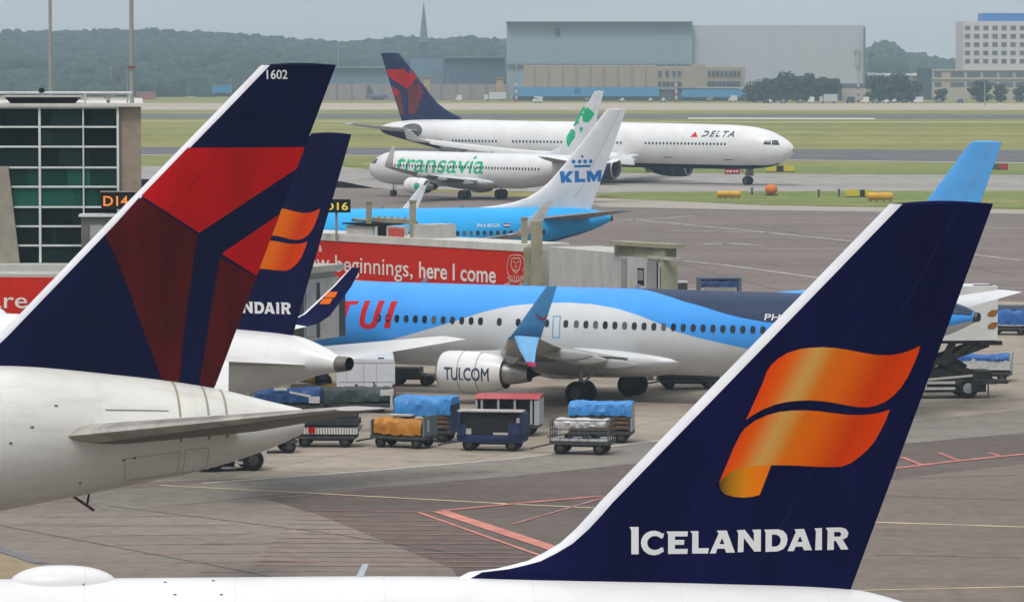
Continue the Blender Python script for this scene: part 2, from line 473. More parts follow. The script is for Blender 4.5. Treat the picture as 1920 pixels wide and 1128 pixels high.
        mb = MB(); mb.loft([ring(f(.12), r * .78), ring(f(.22), r * .78), ring(f(.22), r * .2), ring(f(.12), .02)], 0, cap=False)
        mb.build('fan', mats[2], e)
        mb = MB(); mb.loft([ring(f(1.0), r * .73), ring(f(.96), r * .70), ring(f(.9), r * .55)], 1, cap=False)
        mb.loft([ring(f(.88), r * .58), ring(f(1.0), r * .55), ring(f(1.0) + core * .55, r * .46), ring(f(1.0) + core, r * .36), ring(f(1.0) + core * .9, r * .33)], 0, cap=False)
        mb.loft([ring(f(1.0) + core * .7, r * .3), ring(f(1.0) + core * 1.0, r * .2), ring(f(1.0) + core * 1.45, .03)], 1)
        mb.build('exhaust_nozzle', [mats[3], mats[2]], e)
        return e
    def gear(s, name, st, y, wheels, r, w, ztop, doors=None):
        mb = MB(); mb.tube(s.L(st, y, r * .8), s.L(st, y, ztop), r * .2, 0, 10); mb.tube(s.L(st, y, r * 1.6), s.L(st + r * 2.2, y * .72, ztop), r * .1, 0)
        ys = sorted(set(q[1] for q in wheels)); xs = sorted(set(q[0] for q in wheels))
        if len(xs) > 1: mb.tube(s.L(st + xs[0], y, r), s.L(st + xs[-1], y, r), r * .16)
        for x in xs: mb.tube(s.L(st + x, y + ys[0], r), s.L(st + x, y + ys[-1], r), r * .12)
        if doors: mb.box(s.L(st, y + doors, ztop - .55), (1.1, .05, 1.2))
        g = mb.build(name, STRUT, s.root)
        for x, q in wheels:
            MB().wheel(s.L(st + x, y + q, r), r, w, mi=0, hub=1).build('wheel', [BLACK, HUB], g)
        return g
    def windows(s, sts, z, w, h, side=1, mat=None, name='cabin_window', skip=()):
        """one rounded pane, copied down the side"""
        n = 12; loop = []
        for k in range(n):
            a = 2 * pi * k / n; q = 2.6
            loop.append((w / 2 * abs(cos(a)) ** (2 / q) * (1 if cos(a) > 0 else -1), h / 2 * abs(sin(a)) ** (2 / q) * (1 if sin(a) > 0 else -1)))
        first = None; rw = random.Random(len(sts)); tones = [mat or GLASS, M('cabin_glass_pale', (.12, .13, .14), .3, var=.2), M('cabin_glass_dark', (.018, .022, .03), .12, var=.2)]
        for t in sts:
            if first is None or max(abs(p - q) for p, q in zip(s.sec(t), s.sec(first0))) > 1e-4:
                o0 = s.L(t, 0, 0); first0 = t
                vs = [s.skin_z(t + a, z + b, side, .016) - o0 for a, b in loop] + [s.skin_z(t + a * .8, z + b * .8, side, .012) - o0 for a, b in loop]
                mb = MB(); mb.add(vs, [(i, (i + 1) % n, n + (i + 1) % n, n + i) for i in range(n)] + [tuple(range(n, 2 * n))])
                first = mb.build(name, mat or GLASS, s.root, loc=o0)
            else:
                c = first.copy(); C.objects.link(c); c.location = s.L(t, 0, 0); c.material_slots[0].link = 'OBJECT'; c.material_slots[0].material = rw.choice(tones + tones[:1])
    def seam(s, loop, side, w=.035, mat=None, name='door_outline'):
        """thin outline of a door pressed on the skin: loop in (station, z)"""
        mb = MB(); n = len(loop)
        cx = sum(p[0] for p in loop) / n; cz = sum(p[1] for p in loop) / n
        inn = [(a - w * (1 if a > cx else -1), b - w * (1 if b > cz else -1)) for a, b in loop]
        def fine(L): return [(L[i][0] + (L[(i + 1) % n][0] - L[i][0]) * k / 8, L[i][1] + (L[(i + 1) % n][1] - L[i][1]) * k / 8) for i in range(n) for k in range(8)]
        loop, inn = fine(loop), fine(inn); n = len(loop)
        vs = [s.skin_z(a, b, side, .012) for a, b in loop] + [s.skin_z(a, b, side, .012) for a, b in inn]
        mb.add(vs, [(i, (i + 1) % n, n + (i + 1) % n, n + i) for i in range(n)])
        return mb.build(name, mat or M('seam_grey', (.18, .19, .2), .6), s.root)
    def fin_decal(s, name, mat, loops, g=.3, side=1, colfn=None, off=.008, parent=None):
        mb = MB(); decal(mb, loops, lambda a, b: s.finp(a, b, side, off), g, 0, colfn)
        return mb.build(name, mat, parent or s.finobj, recalc=False)
    def skin_decal(s, name, mat, loops, g=.25, side=1, off=.009, parent=None):
        mb = MB(); decal(mb, loops, lambda a, b: s.skin_z(a, b, side, off), g)
        return mb.build(name, mat, parent or s.body, recalc=False)
    def cockpit(s, panes, mat=None):
        """panes in (station, z) per side, both sides"""
        for side in (1, -1):
            for p in panes:
                mb = MB(); decal(mb, [p], lambda a, b: s.skin_z(a, b, side, .01), .15)
                mb.build('cockpit_window', mat or GLASS, s.root, recalc=False)
    def ringmark(s, st, t0, t1, mat, w=.05, name='skin_joint'):
        mb = MB(); g = [[s.skin(st + q, t0 + (t1 - t0) * i / 24, 1, .006) for q in (0, w)] for i in range(25)]
        mb.loft(g, 0, cap=False, closed=False); return mb.build(name, mat, s.root, recalc=False)

def scale_tab(tab, k): return [(a * k, b * k, c * k, d * k) for a, b, c, d in tab]
T757 = [(0, 3.95, 3.75, .05), (.35, 4.55, 3.2, .62), (1.2, 5.1, 2.75, 1.1), (2.5, 5.68, 2.45, 1.5), (4.2, 6.08, 2.3, 1.75), (6.5, 6.25, 2.24, 1.88), (31, 6.25, 2.24, 1.88),
        (34, 6.25, 2.42, 1.86), (38, 6.2, 3.0, 1.66), (42, 6.06, 3.62, 1.25), (44.4, 5.92, 4.1, .95), (45.8, 5.55, 4.5, .6), (46.6, 5.22, 4.62, .33)]
T767 = [(0, 4.6, 4.4, .05), (.5, 5.4, 3.7, .9), (1.6, 6.2, 3.0, 1.6), (3.4, 6.95, 2.4, 2.15), (6, 7.45, 2.15, 2.42), (9, 7.55, 2.12, 2.515), (34, 7.55, 2.12, 2.515),
        (40, 7.6, 2.55, 2.4), (44.8, 7.58, 3.38, 1.95), (48.5, 7.2, 3.98, 1.45), (51.2, 6.76, 4.48, 1.08), (52.8, 6.35, 4.95, .7), (53.8, 6.1, 5.35, .34)]
T738 = [(0, 3.3, 3.1, .05), (.35, 3.85, 2.5, .6), (1.1, 4.35, 2.0, 1.05), (2.2, 4.85, 1.6, 1.45), (3.2, 5.15, 1.45, 1.65), (5.2, 5.36, 1.36, 1.86), (6.5, 5.37, 1.35, 1.88), (25, 5.37, 1.35, 1.88),
        (28, 5.37, 1.55, 1.86), (32, 5.36, 2.3, 1.62), (35, 5.3, 3.05, 1.22), (37, 5.15, 3.65, .85), (37.8, 4.95, 4.0, .52), (38.3, 4.72, 4.25, .28)]
T737 = [(a if a < 7 else a - (3.0 if a < 26 else 5.84), b, c, d) for a, b, c, d in T738]
A330 = [(0, 4.75, 4.5, .05), (.5, 5.4, 3.75, .8), (1.6, 6.1, 3.0, 1.5), (3.4, 6.9, 2.4, 2.2), (6, 7.45, 2.1, 2.62), (9.5, 7.68, 2.0, 2.82), (43, 7.95, 2.3, 2.82),
        (48, 8.0, 2.9, 2.75), (54, 8.0, 4.1, 2.3), (58, 7.9, 4.95, 1.75), (61, 7.6, 5.6, 1.15), (62.8, 7.2, 6.1, .6), (63.3, 6.95, 6.35, .35)]

# ---- two narrow-body jets in navy with a flag mark on the fin
A = Plane(-37.63, 80.6, 184.0, 23.6, T757, 'white jet close to the camera, its navy tail with orange flag mark and full lettering')
B = Plane(-44.65, 185.9, 145.0, 23.6, T757, 'navy tailed white jet half hidden behind the red and navy tail, white tail cone showing')
FLAG_U = [(232,545),(290,420),(340,310),(370,230),(400,185),(450,140),(510,105),(580,82),(650,72),(740,68),(830,74),(930,90),(1020,108),(1110,122),(1200,122),(1270,110),(1330,90),(1392,62),(1375,120),(1345,190),(1310,265),(1265,335),(1215,390),(1160,430),(1100,455),(1040,466),(970,464),(900,452),(820,436),(740,424),(660,418),(580,420),(500,428),(420,446),(340,478),(280,512)]
FLAG_L = [(55,960),(100,850),(150,730),(195,640),(225,600),(290,552),(370,515),(450,493),(540,484),(630,484),(720,490),(810,503),(900,514),(990,517),(1070,512),(1140,498),(1190,482),(1165,550),(1130,620),(1090,690),(1040,750),(980,800),(930,835),(870,857),(800,860),(700,857),(600,850),(500,846),(400,846),(300,850),(220,862),(140,885),(90,920)]
FLAG_C = [(55,960),(90,920),(140,885),(220,862),(300,850),(400,846),(360,950),(325,1040),(280,1052),(220,1058),(150,1052),(95,1035),(65,1005)]
def carc(cx, cy, rx, ry, a0, a1, n=14): return [(cx + rx * cos(R(a0 + (a1 - a0) * i / n)), cy - ry * sin(R(a0 + (a1 - a0) * i / n))) for i in range(n + 1)]
LETTERS = [
 [[(78,105),(150,105),(150,322),(92,322),(92,132)]],
 [carc(272,232,104,98,48,312) + [(352,302),(345,268)] + carc(280,232,62,56,-40,-320)[::1] + [(345,192),(352,150)]],
 [[(372,140),(543,140),(540,180),(440,180),(440,208),(515,208),(512,247),(440,247),(440,280),(543,280),(540,320),(385,320),(385,165)]],
 [[(563,138),(628,138),(628,275),(712,275),(706,318),(578,318),(578,160)]],
 [[(720,318),(790,160),(775,135),(855,135),(922,312),(852,312),(838,280),(780,280),(768,318)],[(797,243),(838,243),(818,195)]],
 [[(935,133),(1000,130),(1074,225),(1074,158),(1060,130),(1130,128),(1130,305),(1078,305),(993,195),(990,308),(945,310),(948,158)]],
 [[(1157,130),(1265,128),(1310,140),(1338,170),(1345,212),(1335,255),(1310,287),(1265,305),(1168,308),(1168,155)],[(1218,170),(1255,170),(1280,185),(1292,213),(1282,248),(1258,265),(1218,267)]],
 [[(1345,303),(1412,150),(1400,128),(1478,126),(1542,297),(1478,297),(1465,268),(1410,268),(1395,303)],[(1424,230),(1466,230),(1446,183)]],
 [[(1562,122),(1622,120),(1622,296),(1568,297),(1574,148)]],
 [[(1652,118),(1775,116),(1815,128),(1836,160),(1825,195),(1790,215),(1836,292),(1775,294),(1735,225),(1718,225),(1718,295),(1665,297),(1668,145)],[(1720,152),(1765,152),(1780,170),(1765,190),(1720,190)]],
]
ZL = 1920 / 450; ZF = 1445 / 410
FINPX_LE = [(880,1071),(905,1068),(930,1065),(960,1058),(990,1050),(1020,1035),(1050,1017),(1080,990),(1105,963),(1125,940),(1166,898),(1273,788),(1380,678),(1487,568),(1594,458),(1668,382)]
fin_le = [A.plane_px(*p) for p in FINPX_LE]; fin_te = [A.plane_px(*p) for p in ((1592,1112),(1862,382))]
ztop = (fin_le[-1][1] + fin_te[-1][1]) / 2
LE757 = [(z, st) for st, z in fin_le]; TE757 = [(5.0, lerp_tab([(fin_te[0][1], fin_te[0][0]), (fin_te[1][1], fin_te[1][0])], 5.0) - .35), (fin_te[0][1], fin_te[0][0]), (fin_te[1][1], fin_te[1][0])]
LE757 = [(5.2, LE757[0][1] - 2.2)] + [p for p in LE757]
LE757[-1] = (ztop, LE757[-1][1]); TE757[-1] = (ztop, TE757[-1][1])
TE757[0] = (5.2, TE757[1][1] - (TE757[2][1] - TE757[1][1]) / (TE757[2][0] - TE757[1][0]) * (TE757[1][0] - 5.2))
FLAG = attr_mat('orange_flag_gradient', .7, .0)
def flag_shape(loop): return [A.plane_px(1330 + x / ZF, 630 + y / ZF) for x, y in loop]
O0 = A.plane_px(1330, 630); OX = A.plane_px(1330 + 1000 / ZF, 630); OY = A.plane_px(1330, 630 + 1000 / ZF)
RAMP = [(480,(205,52,0)),(610,(208,85,8)),(740,(192,146,76)),(790,(192,140,66)),(880,(203,100,8)),(1020,(208,92,4)),(1250,(188,52,0)),(1500,(212,62,5))]
CURL = [(60,(75,58,20)),(130,(150,105,20)),(230,(205,125,10)),(330,(220,110,5))]
def ramp_at(tab, t):
    return tuple(lerp_tab([(x, lin(c[i])) for x, c in tab], t) * 1.12 for i in range(3))
def zf_of(a, b):
    x = (a - O0[0]) / (OX[0] - O0[0]) * 1000; y = (b - O0[1]) / (OY[1] - O0[1]) * 1000
    return x, y
def flag_col(a, b): x, y = zf_of(a, b); return ramp_at(RAMP, x + .5 * y)
def curl_col(a, b): x, y = zf_of(a, b); return ramp_at(CURL, x + .12 * (y - 950))
LET757 = [[[A.plane_px(1160 + x / ZL, 960 + y / ZL) for x, y in L] for L in ch] for ch in LETTERS]

def wing_secs(le0, y0, z0, c0, kink, tip, dih):
    """root, kink and tip sections with straight edges and dihedral; kink=(y,chord,le), tip=(y,chord,le)"""
    out = [(le0 - .6, y0 - 1.2, z0 - .05, c0 + .4, .13, dih), (le0, y0, z0, c0, .13, dih)]
    for k in range(1, 4): t = k / 3; out.append((le0 + (kink[2] - le0) * t, y0 + (kink[0] - y0) * t, z0 + (kink[0] - y0) * t * tan(dih), c0 + (kink[1] - c0) * t, .12, dih))
    zk = out[-1][2]
    for k in range(1, 5): t = k / 4; out.append((kink[2] + (tip[2] - kink[2]) * t, kink[0] + (tip[0] - kink[0]) * t, zk + (tip[0] - kink[0]) * (t * tan(dih) + .035 * t * t), kink[1] + (tip[1] - kink[1]) * t, .11, dih))
    return out
def canoes(P, side, pts, l=2.6, r=.22):
    def f(mb):
        for st, y, z in pts:
            n = 10
            mb.loft([[P.L(st + l * t, y * side + q * r * cos(2 * pi * k / n), z + q * r * 1.3 * sin(2 * pi * k / n)) for k in range(n)] for t, q in ((0, .1), (.15, .6), (.4, 1), (.7, .85), (.9, .45), (1, .08))], 1)
    return f
def winglet_curve(tipsec, pts):
    return [tipsec] + pts

def flag_jet(P, main, dw=0.0, ds=0.0):
    P.fuselage([WHITE])
    P.fin([NAVY, EDGE], LE757, TE757, strip=.24)
    FL = [[flag_shape(FLAG_U)], [flag_shape(FLAG_L)]]
    for side in (1, -1):
        mb = MB()
        for lp in FL: decal(mb, lp, lambda a, b: P.finp(a, b, side, .008), .12, 0, flag_col)
        decal(mb, [flag_shape(FLAG_C)], lambda a, b: P.finp(a, b, side, .012), .1, 0, curl_col)
        mb.build('flag_logo', FLAG, P.finobj, recalc=False)
        mb = MB()
        for ch in LET757:
            if side == -1:
                m0 = (LET757[0][0][0][0] + LET757[-1][0][3][0]) / 2
                ch = [[(2 * m0 - a, b) for a, b in L] for L in ch]
            decal(mb, ch, lambda a, b: P.finp(a, b, side, .008), .12)
        mb.build('lettering', LETWHITE, P.finobj, recalc=False)
    secs = wing_secs(15.6 + dw, 1.9, 2.95, 8.2, (6.6, 5.1, 18.2 + dw), (18.4, 1.75, 25.0 + dw), R(5))
    for side in (1, -1):
        w = P.wingparts(secs, side, [WINGWHITE, WINGGREY, WINGWHITE], 'wing', und=canoes(P, side, [(22.6 + dw, 5.2, 2.75), (23.6 + dw, 9.5, 3.2), (25.0 + dw, 13.5, 3.7)], 3.2, .25))
        t = secs[-1]
        wl = [t, (t[0] + .35, 18.95, t[2] + .12, 1.62, .1, R(20)), (t[0] + .75, 19.35, t[2] + .42, 1.5, .09, R(45)), (t[0] + 1.2, 19.62, t[2] + .9, 1.3, .09, R(64)),
              (t[0] + 2.0, 19.95, t[2] + 1.7, .98, .08, R(72)), (t[0] + 2.75, 20.2, t[2] + 2.5, .55, .08, R(72))]
        we = P.wingparts(wl, side, [NAVY, NAVY, EDGE], 'winglet', w)
        # small flag mark on the inboard face of the winglet
        mb = MB()
        for zz, xx in ((t[2] + 1.28, t[0] + 1.74), (t[2] + 1.0, t[0] + 1.56)):
            yy = 19.62 + (zz - t[2] - .9) * .42
            pts = [(xx, zz - .12), (xx + .12, zz + .12), (xx + .65, zz + .15), (xx + .55, zz - .1)]
            for off in (-.085, .085): mb.poly([P.L(a, (yy + (b - zz) * .42 + off) * side, b - off * .35) for a, b in pts])
        mb.build('flag_logo', M('flag_orange', srgb(225, 105, 15), .5, var=.05, spec=.1), we, recalc=False)
        P.engine(15.4 + dw, 6.5 * side, 1.85, 1.12, 3.6, [WHITE, ENGGREY, PITBLACK, ENGGREY], 1.2, pyl=[[(a + dw, b, c) for a, b, c in row] for row in ([(17, -.12, 2.9), (17, .12, 2.9), (22.5, .1, 3.1), (22.5, -.1, 3.1)], [(16.8, -.12, 2.6), (16.8, .12, 2.6), (20.5, .1, 2.3), (20.5, -.1, 2.3)])])
        P.gear('main_gear', 23.6 + dw, 3.66 * side, [(-.57, -.43), (-.57, .43), (.57, -.43), (.57, .43)], .5, .36, 2.7)
        hs = [(39.0 + ds, .4, 4.85, 4.7, .1, R(5)), (39.5 + ds, .8, 4.9, 4.3, .1, R(5)), (41.7 + ds, 4.2, 5.2, 2.95, .09, R(5)), (43.9 + ds, 7.4, 5.48, 1.5, .09, R(5))]
        P.wingparts(hs, side, [WINGWHITE, WINGGREY, WINGWHITE], 'horizontal_stabilizer')
    P.gear('nose_gear', 5.3, 0, [(0, -.25), (0, .25)], .4, .25, 2.4)
    P.windows([6.9 + .508 * i for i in range(64) if i not in (13, 14, 40, 41)], 4.35, .26, .36, 1)
    P.windows([6.9 + .508 * i for i in range(64) if i not in (13, 14, 40, 41)][:30], 4.35, .26, .36, -1)
    P.cockpit([[(.95, 4.75), (1.6, 5.2), (1.95, 5.15), (1.6, 4.68)], [(1.7, 4.68), (2.05, 5.15), (2.6, 5.2), (2.5, 4.72)]])
    # auxiliary power unit outlet at the end of the cone
    mb = MB(); n = 20
    def rg(st, k, dz=0): zc, hh, hw = P.sec(46.6); return [P.L(st, hw * k * cos(2 * pi * i / n), zc + dz + hh * k * sin(2 * pi * i / n)) for i in range(n)]
    mb.loft([rg(46.55, 1.03), rg(46.9, .92, .02), rg(47.1, .84, .03)], 0, cap=False); mb.loft([rg(47.1, .84, .03), rg(47.0, .66, .03), rg(46.65, .55)], 1, cap=False); mb.poly(rg(46.65, .55), 1)
    mb.build('exhaust_cone', [M('scorched_metal', (.16, .145, .125), .45, metal=.5, var=.3), PITBLACK], P.root)
    # satellite antenna dome on the crown
    DOME0 = A.plane_px(14, 1080)[0]
    mb = MB(); rings = []
    for k in range(19):
        t = k / 18; prof = max(1e-4, 1 - abs(2 * t - 1) ** 2.6) ** .62 * (1 - .12 * max(0, t - .35))
        prof = max(prof, .02); st = DOME0 + 2.15 * t
        rings.append([P.L(st, .52 * prof * cos(pi * j / 12), 6.16 + .37 * prof * sin(pi * j / 12)) for j in range(13)])
    mb.loft(rings, 0, cap=True, closed=False)
    mb.build('antenna_dome', WHITE, P.root)
    if main:
        mb = MB(); st, z = P.plane_px(665, 1074)
        mb.loft([[P.L(st + a, y, zz) for a, y in ((0, -.025), (.14, -.018), (.14, .018), (0, .025))] for zz, a0 in ((6.2, 0),)] + [[P.L(st + .16 + a * .8, y * .6, 6.5) for a, y in ((0, -.025), (.14, -.018), (.14, .018), (0, .025))]])
        mb.build('blade_antenna', M('antenna_grey', (.5, .56, .6), .5), P.root)
        mb = MB()
        for i, u in enumerate((118, 127, 136, 146, 158)):
            s0, _ = P.plane_px(u, 1087); c = P.skin(s0, R(76), 1, .0); mb.box(c, (.035, .03, .05))
        for u, v in ((328, 1114), (415, 1114), (310, 1091), (400, 1088)):
            s0, th = P.skin_px(u, v, 1); mb.box(P.skin(s0, th, 1, .0), (.06, .03, .03))
        mb.build('roof_fitting', M('fitting_grey', (.12, .12, .13), .6), P.root)
        mb = MB(); s0, th = P.skin_px(1020, 1124, 1)
flag_jet(A, True, -3.1); flag_jet(B, False, 4.1, 1.75)
SEAMN = M('navy_seam', (.012, .013, .045), .6, var=.3, spec=.02)
for P_ in (A, B): P_.fin_seams(SEAMN, ((.68, .028), (.34, .018), (.5, .012)))

# ---- wide-body with a navy and red tail, cut by the left edge
D = Plane(-57.44, 108.42, 197.64, 24.3, T767, 'white wide body jet at left whose tail fin is navy, red and dark red')
D.fuselage([WHITE_WARM])
def dpx(pts): return [D.plane_px(*p) for p in pts]
le = dpx([(-150,752),(-60,684),(0,627),(100,523),(200,419),(300,317),(400,215),(490,122)]); te = dpx([(400,730),(630,122)])
zt = (le[-1][1] + te[-1][1]) / 2
LE = [(5.6, le[0][0] - 2)] + [(z, s) for s, z in le]; LE[-1] = (zt, LE[-1][1])
k = (te[1][0] - te[0][0]) / (te[1][1] - te[0][1])
TE = [(5.6, te[0][0] - k * (te[0][1] - 5.6)), (zt, te[1][0])]
D.fin([NAVY2, EDGE], LE, TE, strip=.24)
for side in (1, -1):
    for nm, mat, pl in (('red_panel', REDP, [(350,277),(571,276),(556,316),(371,436),(263,367)]), ('red_panel', REDP, [(414,475),(525,401),(481,517)]),
                        ('dark_red_panel', DREDP, [(259,370),(369,440),(362,475),(357,520),(346,600),(334,723),(306,718),(275,640),(240,545),(196,440)]),
                        ('dark_red_panel', DREDP, [(411,481),(480,520),(403,724),(373,721),(386,640),(397,564)])):
        D.fin_decal(nm, mat, [dpx(pl)], .3, side)
    a0, z0 = D.plane_px(498, 148); a1, z1 = D.plane_px(537, 131)
    w = abs(a1 - a0); tl = text_loops('1602', w, abs(z1 - z0), .012)
    D.fin_decal('lettering', LETWHITE, [[((a0 + x) if side == 1 else (a0 + w - x), z0 + y) for x, y in L] for L in tl], .3, side)
D.fin_seams(M('dark_seam', (.003, .003, .008), .6, spec=.02), ((.66, .035), (.3, .02)))
secs = wing_secs(18.6, 2.5, 2.9, 10.2, (8.2, 6.2, 22.4), (23.6, 2.2, 33.0), R(6))
for side in (1, -1):
    D.wingparts(secs, side, [WINGWHITE, WINGGREY, ENGGREY], 'wing')
    D.engine(17.0, 7.9 * side, 2.05, 1.35, 5.0, [WHITE, ENGGREY, PITBLACK, ENGGREY], 1.3)
    D.gear('main_gear', 24.3, 4.65 * side, [(-.7, -.55), (-.7, .55), (.7, -.55), (.7, .55)], .58, .42, 2.7)
    hs = [(45.2, .9, 5.5, 6.3, .115, R(9)), (46.3, 1.5, 5.6, 5.7, .115, R(9)), (49.2, 5.3, 6.2, 3.7, .105, R(9)), (52.3, 9.3, 6.85, 1.6, .08, R(9))]
    D.wingparts(hs, side, [WINGWHITE, M('stab_belly_shaded', (.105, .096, .082), .5, var=.15, stretch=(.4, 1.5, 1)), M('worn_edge', (.40, .37, .34), .4, metal=.4, var=.25)], 'horizontal_stabilizer')  # tailplane underside: its shade is put into the colour
D.gear('nose_gear', 5.5, 0, [(0, -.3), (0, .3)], .45, .3, 2.5)
D.windows([7.5 + .56 * i for i in range(60)], 5.1, .28, .4, 1); 
D.cockpit([[(1.2, 5.6), (1.9, 6.15), (2.3, 6.1), (2.0, 5.55)], [(2.1, 5.55), (2.4, 6.1), (3.1, 6.1), (3.0, 5.6)]])
JOINT = M('joint_brown', (.32, .28, .2), .6)
for u in (334, 387, 421):
    st, th = D.skin_px(u, 760, 1); D.ringmark(st, -.2, R(85), JOINT, .07)
for q_ in ([(228,858),(336,846),(340,892),(236,903)], [(345,842),(392,838),(396,884),(349,892)], [(220,795),(330,788),(330,812),(222,815)]):
    D.seam([D.plane_px(u, v, 1.1) for u, v in q_], 1, .018, M('panel_line_grey', (.44, .42, .39), .6), 'access_panel')
for u, v in ((232, 862), (252, 858), (60, 800), (105, 760), (150, 905), (300, 700), (20, 830)):
    a_, th_ = D.skin_px(u, v, 1); mb = MB(); mb.box(D.skin(a_, th_, 1, .0), (.09, .04, .05)); mb.build('drain_port', M('fitting_grey', (.12, .12, .13), .6), D.root)
st, th = D.skin_px(260, 769, 1); mb = MB()
mb.loft([[D.skin(st - 1.0 + 1.9 * i / 10, th + q, 1, .006) for q in (-.012, .012)] for i in range(11)], 0, cap=False, closed=False); mb.build('skin_joint', M('sealant_grey', (.16, .17, .16), .6), D.root, recalc=False)
mb = MB(); st, z = D.plane_px(163, 934)
for a, b in ((0, .75), (.38, .35)): pass
p0 = D.L(st - .45, 0, D.sec(st - .45)[0] - D.sec(st - .45)[1] + .05)
mb.tube(p0, D.L(st + .2, 0, p0.z - .46), .042); mb.tube(D.L(st + .0, 0, p0.z - .32), D.L(st + .08, 0, p0.z + .12), .036)
mb.build('drain_mast', DARKMET, D.root)

# ---- 737 family
def fin737(P, d=0.0):
    LEt = [(4.9, 27.0), (5.36, 28.2), (5.5, 29.6), (5.72, 30.9), (6.05, 32.0), (6.6, 32.95), (7.3, 33.75), (8.4, 34.75), (10.4, 36.4), (12.5, 38.05)]
    TEt = [(4.9, 36.75), (12.5, 39.55)]
    return [(z, s - d) for z, s in LEt], [(z, s - d) for z, s in TEt]
def jet737(P, d, fus_mats, fin_mats, wing_top, nac, winglet_mats, engine_st, scimitar=False, main=19.6, extra=None, strip=.12, stab=None, cab_mat=None, wofs=0.0):
    P.fuselage(fus_mats, extra=extra)
    a, b = fin737(P, 5.84 if d else 0); P.fin(fin_mats, a, b, tc=.1, strip=strip); P.fin_seams(M('fin_seam_grey', (.3, .34, .4), .6), ((.68, .03),))
    w0 = main - 6.1 + wofs
    secs = wing_secs(w0, 1.9, 2.2, 7.2, (5.6, 4.5, w0 + 2.4), (17.1, 1.6, w0 + 8.6), R(5.5))
    ts = 32.3 - (5.84 if d else 0)
    for side in (1, -1):
        w = P.wingparts(secs, side, [wing_top, WINGGREY, ENGGREY], 'wing', und=canoes(P, side, [(w0 + 5.9, 3.6, 2.0), (w0 + 6.6, 8.2, 2.55), (w0 + 7.9, 12.4, 3.05)], 2.6, .22))
        t = secs[-1]
        wl = [t, (t[0] + .3, 17.45, t[2] + .1, 1.5, .1, R(22)), (t[0] + .62, 17.7, t[2] + .35, 1.38, .09, R(50)), (t[0] + 1.0, 17.85, t[2] + .75, 1.2, .09, R(68)), (t[0] + 1.75, 18.05, t[2] + 1.6, .85, .08, R(76)), (t[0] + 2.45, 18.2, t[2] + 2.4, .5, .08, R(76))]
        P.wingparts(wl, side, winglet_mats, 'winglet', w)
        if scimitar:
            sc = [(t[0] + .55, 17.6, t[2] + .12, 1.25, .09, R(-45)), (t[0] + .95, 17.85, t[2] - .45, .8, .09, R(-60)), (t[0] + 1.35, 18.0, t[2] - .95, .42, .09, R(-64))]
            P.wingparts(sc, side, scimitar, 'winglet_blade', w)
            tp = [(t[0] + 1.33, 17.99, t[2] - .93, .46, .1, R(-64)), (t[0] + 1.5, 18.05, t[2] - 1.12, .34, .1, R(-64))]
            P.wingparts(tp, side, [MAGENTA] * 3, 'blade_tip', w)
        e = P.engine(engine_st, 4.83 * side, 1.5, 1.0, 3.35, [nac, ENGGREY, PITBLACK, ENGGREY], 1.25, squash=.9,
                 pyl=[[(engine_st + 1.0, -.16, 2.45), (engine_st + 1.0, .16, 2.45), (engine_st + 4.6, .1, 2.7), (engine_st + 4.6, -.1, 2.7)], [(engine_st + .9, -.16, 2.2), (engine_st + .9, .16, 2.2), (engine_st + 3.6, .1, 1.8), (engine_st + 3.6, -.1, 1.8)]])
        if side == 1: P.eng = e
        P.gear('main_gear', main, 2.86 * side, [(0, -.43), (0, .43)], .56, .40, 2.3)
        hs = [(ts - .4, .5, 4.45, 4.5, .1, R(7)), (ts, .9, 4.5, 4.1, .1, R(7)), (ts + 2.0, 4.0, 4.88, 2.8, .09, R(7)), (ts + 4.2, 7.2, 5.28, 1.45, .09, R(7))]
        P.wingparts(hs, side, stab or [wing_top, WINGGREY, ENGGREY], 'horizontal_stabilizer')
    mb = MB(); nn = 24; rings = []
    for i in range(21):
        t_ = i / 20; k_ = max(.02, sin(pi * t_) ** .55); rings.append([P.L(w0 - .8 + 10.6 * t_, (1.35 + .72 * k_) * cos(2 * pi * j / nn), 2.05 + (.35 + .62 * k_) * sin(2 * pi * j / nn)) for j in range(nn)])
    mb.loft(rings, 0); mb.build('wing_fairing', GREYWHITE, P.root)
    P.gear('nose_gear', 4.0, 0, [(0, -.2), (0, .2)], .35, .2, 1.6)
    P.cockpit([[(.85, 3.85), (1.55, 4.4), (1.9, 4.35), (1.55, 3.8)], [(1.65, 3.8), (2.0, 4.35), (2.6, 4.4), (2.5, 3.85)]])
    mb = MB(); n = 14; q = P.st[-1]; zc, hh, hw = P.sec(q)
    mb.loft([[P.L(q + a, hw * k2 * cos(2 * pi * i / n), zc + hh * k2 * sin(2 * pi * i / n)) for i in range(n)] for a, k2 in ((-.04, 1.03), (.2, .9), (.18, .6), (-.02, .5))], 0)
    mb.build('exhaust_cone', DARKMET, P.root)
    mb = MB()
    for st, h in ((9.5, .24), (15.0, .18), (21.0, .22)):
        mb = MB(); zc, hh, hw = P.sec(st); mb.loft([[P.L(st + a, y, zc + hh - .03) for a, y in ((0, -.03), (.3, -.02), (.3, .02), (0, .03))], [P.L(st + .18 + a * .6, y * .5, zc + hh + h) for a, y in ((0, -.03), (.3, -.02), (.3, .02), (0, .03))]])
        mb.build('blade_antenna', M('antenna_dull', (.22, .23, .24), .6), P.root)

